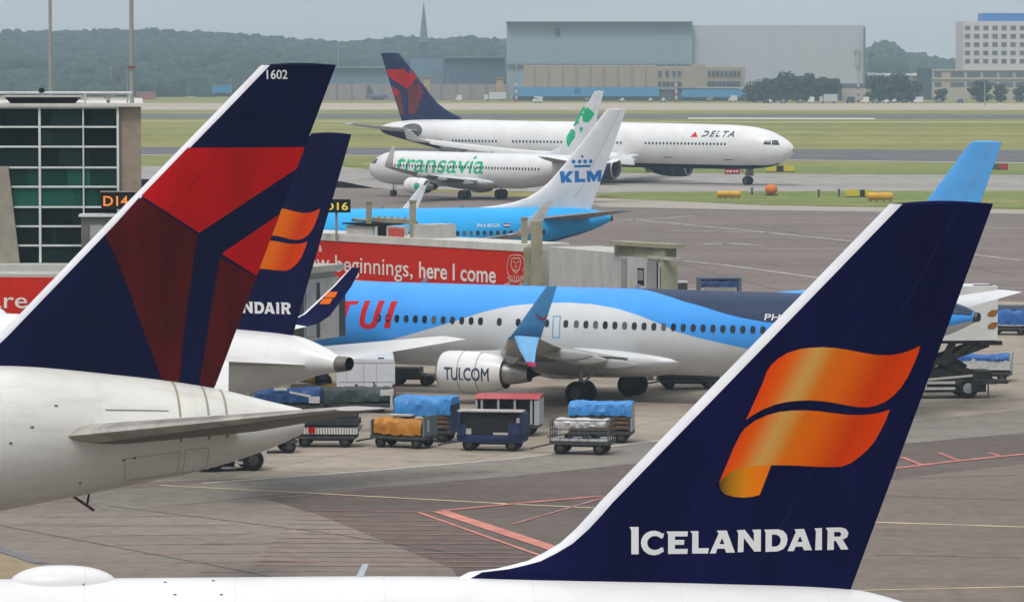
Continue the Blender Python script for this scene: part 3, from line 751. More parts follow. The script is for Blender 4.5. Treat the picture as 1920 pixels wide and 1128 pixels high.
# blue one with the white wave, nose at the bridge
TU = Plane(-12.91, 212.55, 153.0, 19.6, T738, 'blue jet with red lettering, white wave on its side and white engine')
WAVEPX = [(700,648),(742,634),(785,622),(830,609),(868,597),(905,585),(930,579),(960,573),(1010,568.5),(1060,567),(1110,570),(1160,579),(1200,592),(1235,606),(1270,622),(1310,633),(1350,642),(1390,651),(1440,661)]
NAVPX = [(1240,551),(1280,564),(1320,575),(1350,585),(1390,595),(1440,604)]
wv = [TU.skin_px(u, v) for u, v in WAVEPX]; nv = [TU.skin_px(u, v) for u, v in NAVPX]
wtab = [(wv[0][0] - 3.0, -1.0)] + wv + [(wv[-1][0] + 3, wv[-1][1] - .12), (38.4, -.55)]
ntab = [(nv[0][0] - 1.4, 1.5)] + nv + [(nv[-1][0] + 3, nv[-1][1] - .05), (38.4, .28)]
def tui_paint(mb):
    TU.band(mb, 1, [(0, -pi / 2), (50, -pi / 2)], wtab, wtab[0][0], 38.25, 150, 18, .007)
    TU.band(mb, 2, ntab, [(0, pi / 2), (50, pi / 2)], ntab[0][0], 38.25, 90, 14, .010)
jet737(TU, 0, [TUIB, GREYWHITE, TUIN], [TUIFIN, TUIFIN], WINGGREY, WHITE, [M('winglet_blue', (.085, .30, .60), .5, var=.08, spec=.1)] * 3, 13.3, wofs=.9, scimitar=[M('blade_light_blue', (.2, .5, .85), .45)] * 3, extra=tui_paint, strip=.12,
       stab=[WHITE, GREYWHITE, WHITE])
st0, _ = TU.skin_px(1061, 607); z_w = TU.plane_px(1061, 607, 1.85)[1]
TU.windows([st0 + .508 * i + (.05 if i > 0 else 0) for i in range(-3, 28) if i not in (-1,)] + [st0 + .508 * i for i in range(-20, -4) if i not in (-6, -8)], z_w, .27, .37, 1)
TU.windows([5.9 + .508 * i for i in range(20)], 3.75, .27, .37, -1)
# lettering, red, raked
def tui_px(u, v): return TU.plane_px(u, v, 1.78)
ZT = 1846 / 360
def ztui(pts): return [tui_px(640 + x / ZT, 540 + y / ZT) for x, y in pts]
TL = [[(-40,128),(150,125),(143,155),(75,160),(35,378),(-20,378),(20,160),(-45,160)],
      [(205,122),(258,124),(232,318),(245,340),(265,346),(290,340),(308,318),(342,122),(396,124),(360,335),(335,370),(300,388),(260,392),(215,380),(188,350),(182,310)],
      [(460,130),(520,128),(478,382),(420,382)]]
mb = MB()
for L in TL: decal(mb, [ztui(L)], lambda a, b: TU.skin_z(a, b, 1, .012), .2)
mb.build('lettering', TUIR, TU.body, recalc=False)
# registration on the dark part
a0, z0 = tui_px(1432, 600); TU.skin_decal('registration', LETWHITE, [[(a0 + x, z0 + y) for x, y in L] for L in text_loops('PH-T', 1.45, .28, .01)], .2, 1, .014)
# emergency door outlines
for u0, u1, v0, v1, mat in ((1037, 1052, 592, 633, M('outline_blue', (.14, .36, .62), .5)),):
    (a, b), (c, d) = tui_px(u0, v1), tui_px(u1, v0); TU.seam([(a, b), (c, b), (c, d), (a, d)], 1, .06, mat)
TU.seam([(4.6, 2.6), (5.45, 2.6), (5.45, 4.5), (4.6, 4.5)], 1, .05)
mb = MB(); mb.box(TU.L(19.1, -2.3, 1.35), (.5, .35, .55)); mb.build('gear_cover', M('cover_red', (.30, .012, .02), .6), TU.root)
# white smile on the winglet, lettering on the cowl
mb = MB(); ez, est = 1.5, 13.3
def cowl(P, a, b, side=1, off=.02):
    t = (a - est) / 3.35; r = lerp_tab([(0, .86), (.035, .93), (.1, .985), (.3, 1.0), (.6, .985), (.85, .86), (1, .73)], t); k = max(-.99, min(.99, (b - ez) / r))
    return P.L(a, (4.83 + (r * sqrt(1 - k * k) + off)) * side, b)
a0, zb = TU.plane_px(833, 711, 5.8); a1, zt_ = TU.plane_px(914, 690, 5.8)
decal(mb, [[(a0 + x, zb + y) for x, y in L] for L in text_loops('TUI.COM', a1 - a0, zt_ - zb, .015)], lambda a, b: cowl(TU, a, b), .2)
mb.build('lettering', M('lettering_slate', (.03, .05, .09), .6), TU.eng, recalc=False)
t_w = [o for o in TU.root.children if o.name.startswith('wing')][0]
wlo = [o for o in t_w.children if o.name.startswith('winglet') and not o.name.startswith('winglet_b')][0]
mb = MB(); tsec = (13.5 + 8.6, 17.1)
zt0 = 2.2 + 3.7 * tan(R(5.5)) + 11.5 * (tan(R(5.5)) + .035)
arc = [(24.95 - .12 + .62 * (i / 12), zt0 + 1.28 - .34 * sin(pi * (.08 + .84 * i / 12))) for i in range(13)]
for i in range(12):
    (a, b), (c, d) = arc[i], arc[i + 1]; w_ = .05 if 1 < i < 10 else .035
    mb.poly([TU.L(a, 17.86 + (b - zt0 - .75) * .235 + .075, b - w_), TU.L(c, 17.86 + (d - zt0 - .75) * .235 + .075, d - w_), TU.L(c, 17.86 + (d - zt0 - .75) * .235 + .075, d + w_), TU.L(a, 17.86 + (b - zt0 - .75) * .235 + .075, b + w_)])
mb.build('smile_logo', M('smile_red', (.22, .01, .04), .5), wlo, recalc=False)

# bright blue and white one, tail at centre
K = Plane(-24.14, 306.5, 195.0, 16.6, T737, 'bright blue jet whose white tail bears a crown above three blue letters')
def klm_paint(mb):
    lo = [(0, -.95), (22, -.95), (27, -1.0), (32.6, -1.2)]
    K.band(mb, 1, [(0, -pi / 2), (50, -pi / 2)], lo, 1.2, 25.0, 60, 6, .006)
    K.band(mb, 2, lo, [(a, b + .14) for a, b in lo], 1.2, 31.0, 60, 2, .007)
jet737(K, 1, [KLB, GREYWHITE, M('stripe_dark_blue', (.006, .03, .10), .4)], [M('fin_white', (.66, .68, .72), .4, var=.05), WHITE], GREYWHITE, GREYWHITE, [M('winglet_white', (.62, .64, .66), .45)] * 3, 9.6, main=16.6, wofs=1.0, extra=klm_paint, stab=[M('stab_blue_grey', (.16, .22, .28), .45), WINGGREY, ENGGREY])
st0, _ = K.skin_px(807, 437); zk = K.plane_px(880, 437, 1.85)[1]
K.windows([st0 + .508 * i for i in range(-22, 18)], zk, .27, .36, 1)
K.windows([5.9 + .508 * i for i in range(16)], 3.75, .27, .36, -1)
ZK = 859 / 160
def kpx(x, y): return K.plane_px(1020 + x / ZK, 190 + y / ZK)
KL = [[(152,705),(200,702),(202,752),(240,702),(292,703),(236,758),(282,812),(222,815),(202,785),(205,818),(165,820)],
      [(302,700),(344,698),(346,780),(410,778),(411,810),(304,814)],
      [(424,700),(468,697),(504,745),(532,695),(580,692),(574,805),(536,808),(540,750),(508,806),(488,806),(462,756),(468,810),(432,812)]]
CR = [[(292,642),(470,638),(462,662),(300,666)]]
def disc(cx, cy, r, n=14): return [(cx + r * cos(2 * pi * i / n), cy + r * sin(2 * pi * i / n)) for i in range(n)]
CR += [disc(x, y, 20) for x, y in ((292, 606), (352, 606), (408, 604), (466, 602))]
CR += [[(374,538),(384,538),(384,548),(394,548),(394,560),(384,560),(384,574),(374,574),(374,560),(362,560),(362,548),(374,548)]]
km = sum(kpx(366, 700)[:1])
for side in (1, -1):
    mb = MB()
    for L in KL + CR:
        lp = [kpx(*p) for p in L]
        if side == -1: lp = [(2 * km - a, b) for a, b in lp]
        decal(mb, [lp], lambda a, b: K.finp(a, b, side, .01), .25)
    mb.build('crown_and_letters', KLL, K.finobj, recalc=False)
a0, z0 = K.plane_px(896, 426, 1.85); K.skin_decal('registration', LETWHITE, [[(a0 + x, z0 + y) for x, y in L] for L in text_loops('PH-BGX', 1.75, .24, .015)], .2)
mb = MB(); a0, z0 = K.plane_px(946, 426, 1.85)
for i in range(3):
    decal(mb, [[(a0, z0 + .09 * i), (a0 + .45, z0 + .09 * i), (a0 + .45, z0 + .09 * (i + 1)), (a0, z0 + .09 * (i + 1))]], lambda a, b: K.skin_z(a, b, 1, .012), .2, i)
mb.build('small_flag', [M('flag_blue', (.01, .03, .2), .5), LETWHITE, M('flag_red', (.4, .01, .02), .5)], K.body, recalc=False)
(a, b), (c, d) = K.plane_px(989, 447, 1.6), K.plane_px(1007, 406, 1.6); K.seam([(a, b), (c, b), (c, d), (a, d)], 1, .06, M('seam_pale_blue', (.3, .6, .85), .5))

# white one with green lettering, turned away
TR = Plane(-16.68, 505.15, 132.87, 19.6, T738, 'white jet with big green lettering rolling behind the crown tail')
jet737(TR, 0, [WHITE], [M('fin_white', (.66, .68, .72), .4), WHITE], GREYWHITE, WHITE, [M('winglet_white', (.62, .64, .66), .45)] * 3, 12.2, strip=.1)
def tpx(u, v): return TR.plane_px(u, v, 1.8)
a0, z0 = tpx(744, 321); a1, z1 = tpx(907, 297)
TR.skin_decal('lettering', GREEN, [[(a0 + x, z0 + y) for x, y in L] for L in text_loops('transavia', a1 - a0, (z1 - z0) * 1.12, .006, .12)], .25)
TR.windows([5.9 + .508 * i for i in range(50)], 3.7, .25, .34, 1)
ZT2 = 1275 / 260
def tfin(x, y): return TR.plane_px(960 + x / ZT2, 170 + y / ZT2)
for side in (1, -1):
    mb = MB()
    for L in ([(655,150),(700,150),(765,212),(735,262),(700,295),(660,285),(655,232),(628,232),(622,300),(588,320),(560,330)], [(545,352),(592,372),(590,430),(530,520),(500,430)], [(628,340),(664,336),(655,372),(640,385)]):
        decal(mb, [[tfin(*p) for p in L]], lambda a, b: TR.finp(a, b, side, .012), .3)
    mb.build('leaf_logo', GREEN, TR.finobj, recalc=False)
mb = MB(); est = 12.2
a0, z0 = TR.plane_px(778, 347, 5.75); a0 += .3
decal(mb, [[(a0 + .42 * cos(2 * pi * i / 20), 1.5 + .42 * sin(2 * pi * i / 20)) for i in range(20)]], lambda a, b: cowl(TR, a, b), .15)
mb.build('round_logo', GREEN, TR.eng, recalc=False)
for o in [x for x in TR.root.children if x.name.startswith('wing')]:
    for w_ in o.children:
        w_.data.materials.clear(); [w_.data.materials.append(m) for m in (WHITE, GREEN, WHITE)]

# long white wide-body taxiing at the back
E3 = Plane(35.82, 542.19, -32.42, 32.0, A330, 'long white wide body jet with navy belly and small red and navy tail, taxiing')
LE3 = [(z, s) for s, z in [E3.plane_px(*p) for p in ((862,219),(848,213),(834,204),(820,193),(800,168),(775,134),(748,102))]]
TE3 = [(z, s) for s, z in [E3.plane_px(*p) for p in ((751,219),(714,101))]]
zt = 16.83; LE3 = [(6.6, LE3[0][1] - 1.5)] + LE3; LE3[-1] = (zt, LE3[-1][1]); TE3 = [(6.6, TE3[0][1] - .6), TE3[0], (zt, TE3[1][1])]
BELLY = zsplit('white_over_navy', (.78, .78, .76), (.008, .012, .045), 2.75)
def a330_paint(mb):
    lo = [(0, -pi / 2), (70, -pi / 2)]
    hi = [(2, -1.35), (5, -.98), (10, -.93), (45, -.9), (51, -.9), (55, -.62), (58, -.1), (61, .25), (63.3, .3)]
    E3.band(mb, 1, lo, hi, 2, 63.2, 200, 8, .02)
E3.fuselage([WHITE, NAVY2], extra=a330_paint)
E3.fin([M('far_navy', (.012, .018, .075), .45, var=.2, spec=.12)] * 2, LE3, TE3, strip=.2)
def e3(pts): return [E3.plane_px(600 + x / 5.333, 120 + y / 5.333) for x, y in pts]
for side in (1, -1):
    E3.fin_decal('red_panel', REDP, [e3([(664,55),(908,50),(985,155),(882,250),(685,125)])], .8, side, off=.015)
    E3.fin_decal('red_panel', REDP, [e3([(722,222),(812,285),(770,318),(748,320)])], .8, side, off=.015)
    E3.fin_decal('dark_red_panel', M('muted_red', (.13, .012, .02), .5, var=.2), [e3([(988,160),(1075,255),(1040,290),(960,500),(890,500),(888,255)])], .8, side, off=.015)
    E3.fin_decal('dark_red_panel', M('muted_red', (.13, .012, .02), .5), [e3([(752,325),(812,292),(840,500),(805,500)])], .8, side, off=.015)
def epx(u, v): return E3.plane_px(u, v, -2.7)
a0, z0 = epx(1313, 256); a1, z1 = epx(1374, 246)
tl = text_loops('DELTA', abs(a0 - a1), abs(z1 - z0), .03, .25, 1.35)
E3.skin_decal('lettering', M('lettering_dark', (.01, .015, .05), .5), [[(a0 - x, z0 + y) for x, y in L] for L in tl], .4, -1, .012)
E3.skin_decal('delta_logo', TUIR, [[epx(1293, 257), epx(1300, 247), epx(1307, 257)]], .4, -1, .012)
E3.windows([8.5 + .533 * i for i in range(94) if not (22 < i < 29 or 40 < i < 46 or 60 < i < 65 or 78 < i < 82)], 5.25, .28, .34, -1)
E3.cockpit([[(1.35, 5.15), (1.75, 5.75), (2.35, 5.8), (2.3, 5.2)], [(2.4, 5.2), (2.45, 5.8), (3.2, 5.85), (3.3, 5.25)]])
secs = wing_secs(22.4, 2.8, 3.0, 10.4, (9.5, 6.8, 26.6), (28.6, 2.5, 36.6), R(4.6))
secs = [(a, b, c, d, e * 1.25, f) for a, b, c, d, e, f in secs]
for side in (1, -1):
    w = E3.wingparts(secs, side, [WINGWHITE, M('wing_under_shaded', (.13, .13, .13), .6, var=.3, scale=.3), WHITE], 'wing', und=canoes(E3, side, [(31.5, 7, 3.1), (34, 13, 3.7), (37, 19, 4.5)], 4.5, .4))  # lower skin coloured dark to carry the shade under the wing
    mb = MB(); prof = ((-.45, -.55), (-.42, -.2), (-.1, .25), (.5, .42), (.9, .36), (.45, .1), (0, -.3))
    mb.loft([[E3.L(a + p * (c / 7) ** .3, y * side, z + q * (c / 7) ** .3) for p, q in prof] for a, y, z, c, tc_, ti_ in secs[1:]]); mb.build('slat', M('slat_white', (.74, .74, .73), .45, var=.04), w)
    t = secs[-1]
    E3.wingparts([t, (t[0] + .9, 29.4, t[2] + .3, 2.0, .1, R(30)), (t[0] + 1.9, 30.0, t[2] + 1.4, 1.0, .1, R(60))], side, [WHITE, WHITE, WHITE], 'winglet', w)
    E3.engine(20.6, 9.37 * side, 2.1, 1.5, 5.4, [M('cowl_navy', (.008, .012, .045), .4, spec=.2), ENGGREY, PITBLACK, ENGGREY], 1.5)
    E3.gear('main_gear', 32.0, 5.3 * side, [(-.95, -.65), (-.95, .65), (.95, -.65), (.95, .65)], .68, .5, 3.0)
    hs = [(55.2, 1.0, 6.35, 5.6, .1, R(6)), (55.8, 1.6, 6.45, 5.2, .1, R(6)), (58.4, 5.5, 6.95, 3.7, .09, R(6)), (61.3, 9.7, 7.5, 2.0, .09, R(6))]
    E3.wingparts(hs, side, [WINGWHITE, WINGGREY, ENGGREY], 'horizontal_stabilizer')
E3.gear('nose_gear', 6.7, 0, [(0, -.36), (0, .36)], .55, .38, 2.3, doors=.5)
mb = MB(); decal(mb, [[(57.2 + 1.9 * cos(2 * pi * i / 24), 6.5 + .95 * sin(2 * pi * i / 24)) for i in range(24)]], lambda a, b: E3.skin_z(a, b, -1, .02), .4)
mb.build('stabilizer_plate', M('scuffed_grey', (.10, .10, .10), .6, var=.3), E3.root, recalc=False)
for a, b in ((16.5, 3.4), (7.6, 3.2)): 
    mb = MB(); decal(mb, [[(a, b), (a + 1.3, b), (a + 1.3, b + .12), (a, b + .12)]], lambda p, q: E3.skin_z(p, q, -1, .012), .4); mb.build('hatch_sill', M('seam_grey', (.18, .19, .2), .6), E3.root, recalc=False)

# ------------------------------------------------------------------ ground
def ground_mat(name, c1, c2, scale=.05, fine=1.2, stretch=(1, 1, 1), rough=.85, streak=.25, c3=None, joints=0.0):
    m = bpy.data.materials.new(name); m.use_nodes = True; n = m.node_tree; p = n.nodes['Principled BSDF']
    p.inputs['Roughness'].default_value = rough; p.inputs['Specular IOR Level'].default_value = .2
    t = n.nodes.new('ShaderNodeTexCoord'); mm = n.nodes.new('ShaderNodeMapping'); mm.inputs['Scale'].default_value = stretch
    n.links.new(t.outputs['Object'], mm.inputs[0])
    def noise(sc, det, vec):
        z = n.nodes.new('ShaderNodeTexNoise'); z.inputs['Scale'].default_value = sc; z.inputs['Detail'].default_value = det; z.inputs['Roughness'].default_value = .65
        n.links.new(vec, z.inputs['Vector']); return z.outputs['Fac']
    a = noise(scale, 8, mm.outputs[0]); r = n.nodes.new('ShaderNodeValToRGB'); e = r.color_ramp.elements
    e[0].position = .36; e[0].color = tuple(c1) + (1,); e[1].position = .64; e[1].color = tuple(c2) + (1,)
    n.links.new(a, r.inputs[0]); col = r.outputs[0]
    b = noise(fine, 6, t.outputs['Object']); k = n.nodes.new('ShaderNodeMapRange'); k.inputs[1].default_value = .3; k.inputs[2].default_value = .7; k.inputs[3].default_value = 1 - streak; k.inputs[4].default_value = 1 + streak
    n.links.new(b, k.inputs[0]); x = n.nodes.new('ShaderNodeMixRGB'); x.blend_type = 'MULTIPLY'; x.inputs[0].default_value = 1
    n.links.new(col, x.inputs[1]); n.links.new(k.outputs[0], x.inputs[2]); col = x.outputs[0]
    if c3:   # rubber and oil streaks
        m2 = n.nodes.new('ShaderNodeMapping'); m2.inputs['Scale'].default_value = (.03, .35, 1); m2.inputs['Rotation'].default_value = (0, 0, .25)
        n.links.new(t.outputs['Object'], m2.inputs[0]); d = noise(1.6, 7, m2.outputs[0])
        k2 = n.nodes.new('ShaderNodeMapRange'); k2.inputs[1].default_value = .54; k2.inputs[2].default_value = .74; k2.inputs[3].default_value = 0; k2.inputs[4].default_value = .6
        n.links.new(d, k2.inputs[0]); y = n.nodes.new('ShaderNodeMixRGB'); y.inputs[2].default_value = tuple(c3) + (1,)
        n.links.new(k2.outputs[0], y.inputs[0]); n.links.new(col, y.inputs[1]); col = y.outputs[0]
    if joints:   # slab joints
        bk_ = n.nodes.new('ShaderNodeTexBrick'); bk_.offset = 0; bk_.inputs['Scale'].default_value = 1; bk_.inputs['Brick Width'].default_value = joints; bk_.inputs['Row Height'].default_value = joints; bk_.inputs['Mortar Size'].default_value = .05; bk_.inputs['Mortar Smooth'].default_value = .3
        bk_.inputs['Color1'].default_value = (1, 1, 1, 1); bk_.inputs['Color2'].default_value = (.90, .89, .88, 1); bk_.inputs['Mortar'].default_value = (.55, .53, .50, 1)
        m3 = n.nodes.new('ShaderNodeMapping'); m3.inputs['Rotation'].default_value = (0, 0, .42); n.links.new(t.outputs['Object'], m3.inputs[0]); n.links.new(m3.outputs[0], bk_.inputs['Vector'])
        w_ = n.nodes.new('ShaderNodeMixRGB'); w_.blend_type = 'MULTIPLY'; w_.inputs[0].default_value = 1; n.links.new(col, w_.inputs[1]); n.links.new(bk_.outputs['Color'], w_.inputs[2]); col = w_.outputs[0]
    # small dark oil spots
    vo = n.nodes.new('ShaderNodeTexVoronoi'); vo.inputs['Scale'].default_value = .22; n.links.new(t.outputs['Object'], vo.inputs['Vector'])
    if c3:
        k4 = n.nodes.new('ShaderNodeMapRange'); k4.inputs[1].default_value = .05; k4.inputs[2].default_value = .16; k4.inputs[3].default_value = .72; k4.inputs[4].default_value = 1; n.links.new(vo.outputs['Distance'], k4.inputs[0])
        w4 = n.nodes.new('ShaderNodeMixRGB'); w4.blend_type = 'MULTIPLY'; w4.inputs[0].default_value = 1; n.links.new(col, w4.inputs[1]); n.links.new(k4.outputs[0], w4.inputs[2]); col = w4.outputs[0]
    n.links.new(col, p.inputs['Base Color']); return m
GRASS = ground_mat('dry_grass', (.150, .160, .036), (.27, .245, .070), .012, .12, (.35, 2.2, 1), .95, .3)
LUSH = ground_mat('green_grass', (.11, .17, .035), (.24, .23, .075), .03, .4, (.4, 2, 1), .95, .35)
SAND = ground_mat('sandy_strip', (.36, .29, .22), (.46, .38, .29), .02, .2, (.3, 2, 1), .95)
FARASPH = ground_mat('far_asphalt', (.10, .10, .105), (.14, .138, .14), .02, .2, (.2, 3, 1))
TAXI = ground_mat('taxiway_concrete', (.265, .245, .22), (.33, .305, .28), .02, .3, (.2, 2.5, 1))
APRON = ground_mat('apron_asphalt', (.150, .120, .105), (.205, .166, .146), .05, 1.0, (.4, 1.6, 1), .8, .2, (.085, .072, .068), 0)
STAND = ground_mat('stand_concrete', (.27, .225, .178), (.35, .298, .242), .06, .8, (.5, 1.5, 1), .8, .18, (.14, .12, .10), 6.0)
GREYAS = ground_mat('grey_asphalt', (.178, .158, .136), (.228, .206, .176), .06, 1.2, (.5, 1.5, 1), .8, .2, (.10, .09, .08), 0)
BROWNAS = ground_mat('brown_asphalt', (.104, .081, .070), (.138, .109, .094), .07, 1.5, (.5, 1.5, 1), .8, .2, (.085, .07, .064), 0)
NEARAS = ground_mat('near_asphalt', (.150, .118, .099), (.190, .151, .128), .08, 1.5, (.5, 1.5, 1), .8, .2, (.11, .09, .08), 0)
def structure(name, mb, mat):
    o = mb.build(name, mat, recalc=False); o['kind'] = 'structure'; return o
mb = MB(); mb.poly([(-9000, -300, -.03), (9000, -300, -.03), (9000, 16000, -.03), (-9000, 16000, -.03)]); structure('ground', mb, GRASS)
def sheet(name, px, mat, z): 
    mb = MB(); mb.poly([tuple(Vector((*G(u, v).xy, z))) for u, v in px]); return structure(name, mb, mat)
LX, RX = -900, 2900
sheet('sandy_verge', [(LX,206),(RX,206.5),(RX,194),(LX,193)], SAND, 0)
sheet('far_runway', [(LX,222),(RX,223),(RX,215),(LX,213)], FARASPH, .0)
sheet('runway_edge_line', [(1290,223.2),(1640,224.2),(1640,221.6),(1290,220.8)], M('worn_white_line', (.55, .52, .42), .8), .03)
sheet('dry_strip', [(LX,227.5),(RX,231),(RX,229),(LX,225.8)], M('dry_strip', (.36, .32, .16), .95), .0)
sheet('taxiway_beyond', [(LX,287),(650,290),(1917,304),(RX,315),(RX,290),(1917,281),(650,277),(LX,272)], FARASPH, .0)
sheet('taxiway_edge_line', [(LX,289.5),(650,291.6),(1917,306),(RX,317),(RX,315.2),(1917,304.6),(650,290.4),(LX,288)], M('pale_edge_line', (.42, .39, .34), .8), .02)
sheet('taxiway', [(LX,345),(640,352),(1130,362),(1917,358),(RX,356),(RX,330),(1917,328),(1130,324),(690,318),(640,312),(LX,300)], TAXI, .0)
sheet('apron', [(LX - 400,2600),(RX + 400,2600),(RX,396),(1917,394),(1440,388),(1130,378),(700,352),(640,340),(LX,322)], APRON, .0)
sheet('apron_edge', [(1120,371),(1440,385),(1917,393),(RX,394),(RX,399),(1917,401),(1440,394),(1130,388),(1100,380)], M('apron_edge_concrete', (.34, .30, .25), .85), .012)
sheet('green_strip', [(1122,368),(1180,374),(1300,379),(1440,384),(1917,391),(RX,394),(RX,354),(1917,357),(1440,359),(1180,360),(1130,362)], LUSH, .02)
sheet('grass_between', [(LX,297),(650,298),(690,312),(640,311),(LX,312)], LUSH, .012)
sheet('grass_between', [(1120,309),(1300,309),(1917,305),(RX,303),(RX,327),(1917,327),(1300,325),(1120,322)], LUSH, .012)
sheet('concrete_stand', [(-400,960),(250,905),(480,897),(700,880),(960,858),(1250,822),(1700,790),(1917,768),(RX,690),(RX,560),(1917,566),(1520,552),(1300,540),(1180,545),(560,580),(-400,640)], STAND, .008)
sheet('asphalt_band', [(150,925),(480,897.2),(700,880.2),(960,858.2),(1250,822.2),(1700,790.2),(1917,768.2),(RX,690.2),(RX,730),(1917,812),(1690,832),(1260,862),(960,893),(480,932),(200,960)], GREYAS, .012)
sheet('dark_asphalt', [(500,935),(960,893),(1260,862),(1690,832),(1917,812),(RX,730),(RX,2000),(1250,2000),(850,1066),(600,965)], BROWNAS, .006)
PALEAS = ground_mat('pale_asphalt', (.178, .150, .126), (.232, .198, .167), .07, 1.4, (.5, 1.5, 1), .8, .18, (.12, .10, .09), 0)
sheet('pale_asphalt', [(-300,990),(0,962),(200,960),(480,932.5),(500,935.5),(600,965.5),(850,1066.5),(1250,2000),(-300,2000)], PALEAS, .009)
sheet('near_asphalt', [(1400,930),(1917,870),(RX,800),(RX,2200),(1250,2200)], NEARAS, .010)
# painted lines
YEL = M('faded_yellow_line', (.58, .49, .30), .8, var=.25, scale=.8)
WHL = M('faded_white_line', (.42, .39, .35), .8, var=.3, scale=.5)
REDL = M('red_line', (.46, .16, .14), .8, var=.25, scale=.8)
REDF = M('worn_red_line', (.34, .165, .155), .85, var=.4, scale=1.2)
ORL = M('bright_red_line', (.52, .20, .155), .8, var=.2, scale=.8)
def line(name, pts, w, mat, z=.02):
    """painted stripe of real width w metres through ground points given as pixels"""
    mb = MB()
    P = [G(u, v) for u, v in pts]
    for a, b in zip(P, P[1:]):
        d = (b - a); d.z = 0; n = Vector((-d.y, d.x, 0)).normalized() * w / 2
        mb.poly([(a.x + n.x, a.y + n.y, z), (b.x + n.x, b.y + n.y, z), (b.x - n.x, b.y - n.y, z), (a.x - n.x, a.y - n.y, z)])
    return structure(name, mb, mat)
for pts, w in (([(1150,414),(1230,410),(1300,405)], .5), ([(1180,411),(1440,436),(1600,453),(1917,488)], .5), ([(1258,432),(1440,436)], .7), ([(1800,426),(1917,427.5)], .6), ([(1320,458),(1360,456),(1430,460)], .8), ([(1275,489),(1360,497),(1520,519),(1700,545)], .45), ([(1440,467),(1640,469)], .4), ([(1440,494),(1540,494)], .3), ([(1720,535),(1917,541)], .4)):
    line('apron_line', pts, w, WHL)
for pts, w in (([(300,910),(480,919),(720,932),(960,945),(1150,954),(1400,963),(1640,979),(1917,988),(2300,1000)], .2), ([(1560,1108),(1917,1100),(2300,1095)], .15)):
    line('lead_line', pts, w, YEL)
for pts, w in (([(380,906),(480,899),(700,882),(960,860),(1250,824)], .35),): line('stand_edge_line', pts, w, WHL)
line('clearance_line', [(1130,930),(960,945),(826,958)], .33, REDL, .028); line('clearance_line', [(826,959),(960,1003),(1045,1031),(1200,1085)], .62, ORL, .028); line('clearance_line', [(785,961),(960,1023),(1050,1055),(1200,1108)], .17, ORL, .028)
line('clearance_line', [(1600,885),(1690,877),(1780,866),(1917,852),(2300,812)], .36, REDL, .028)
for a, b in (((1690,857),(1728,872)), ((1760,849),(1795,863)), ((1853,849),(1877,856))): line('clearance_line', [a, b], .22, REDL, .03)
line('clearance_line', [(960,983),(1040,960),(1160,925)], .14, REDF, .026)
TAR = M('tar_seam', (.05, .045, .042), .7, var=.3)
for i in range(13):
    v = 958 + i * 8.6
    line('hatched_line', [(560 - 7 * i, v - 1), (812 + 19 * i, v + 2)], .12, REDF, .024)
    if i % 2 == 0: line('hatched_line', [(60 + 26 * i, v + 12), (380 + 22 * i, v + 9)], .09, REDF, .024)
for pts in ([(0, 985), (400, 1060), (700, 1120)], [(200, 948), (620, 1000), (900, 1045)], [(1150, 905), (1640, 900), (1917, 890)], [(1640, 1040), (1917, 1046)], [(1650, 930), (1917, 938)], [(1180, 470), (1520, 560)], [(1150, 445), (1480, 425), (1917, 415)], [(1300, 400), (1917, 520)]):
    line('tar_seam', pts, .06, TAR, .018)
sheet('gravel_corner', [(-300,1040),(0,1036),(80,1062),(40,1128),(-300,1200)], M('gravel_tan', (.27, .21, .13), .9), .014)
line('service_strip', [(-200,960),(0,1030),(75,1056)], .5, M('slate_strip', (.16, .15, .16), .8), .03)

# ------------------------------------------------------------------ pier building with glass front
BY = 209.0
def bp(u, v): return at(u, v, BY)
conc = M('pier_concrete', (.30, .27, .22), .85, var=.12, scale=1.5); beige = M('beige_cladding', (.30, .24, .185), .8, var=.1, scale=2)
alu = M('aluminium_frame', (.62, .65, .64), .5, metal=0, var=.08); whslab = M('white_slab', (.58, .57, .53), .7, var=.1)
pier = thing('pier_building', 'glass fronted airport pier building with pale frames and beige corner at left', 'building', bp(100, 500) * 1.0, 0)
pier.location.z = 0
def ploc(p): return Vector(p) - pier.location
xL = bp(-420, 0).x; xR = bp(222, 0).x; xC = bp(263, 0).x; zT = bp(0, 197).z; zB = bp(0, 492).z
mb = MB(); [mb.loft([[ploc((x, y, z)) for x, y in ((xL, BY + o), (xR - .02, BY + o), (xR - .02 + xC / BY * 27, BY + 26), (xL, BY + 26))] for z in zz]) for o, zz in ((.2, (0, zB)), (2.8, (zB, zT - .1)))]; mb.build('wall', M('pier_wall', (.2, .19, .17), .9), pier)
kx = xC / BY * 1.04
mb = MB(); mb.loft([[ploc((x, y, z)) for x, y in ((xR, BY + .1), (xC, BY + .1), (xC + kx * 26, BY + 26), (xR + kx * 26, BY + 26))] for z in (0, zT - .1)]); mb.build('corner_wall', beige, pier)
vrows = [202, 238, 275, 314, 350, 388, 424, 460, 497]; ucols = [-420, -330, -230, -130, -30, 72, 154, 222]
glz = attr_mat('tinted_glass', .18, .02)
mb = MB(); mb.c = []
rg = random.Random(4)
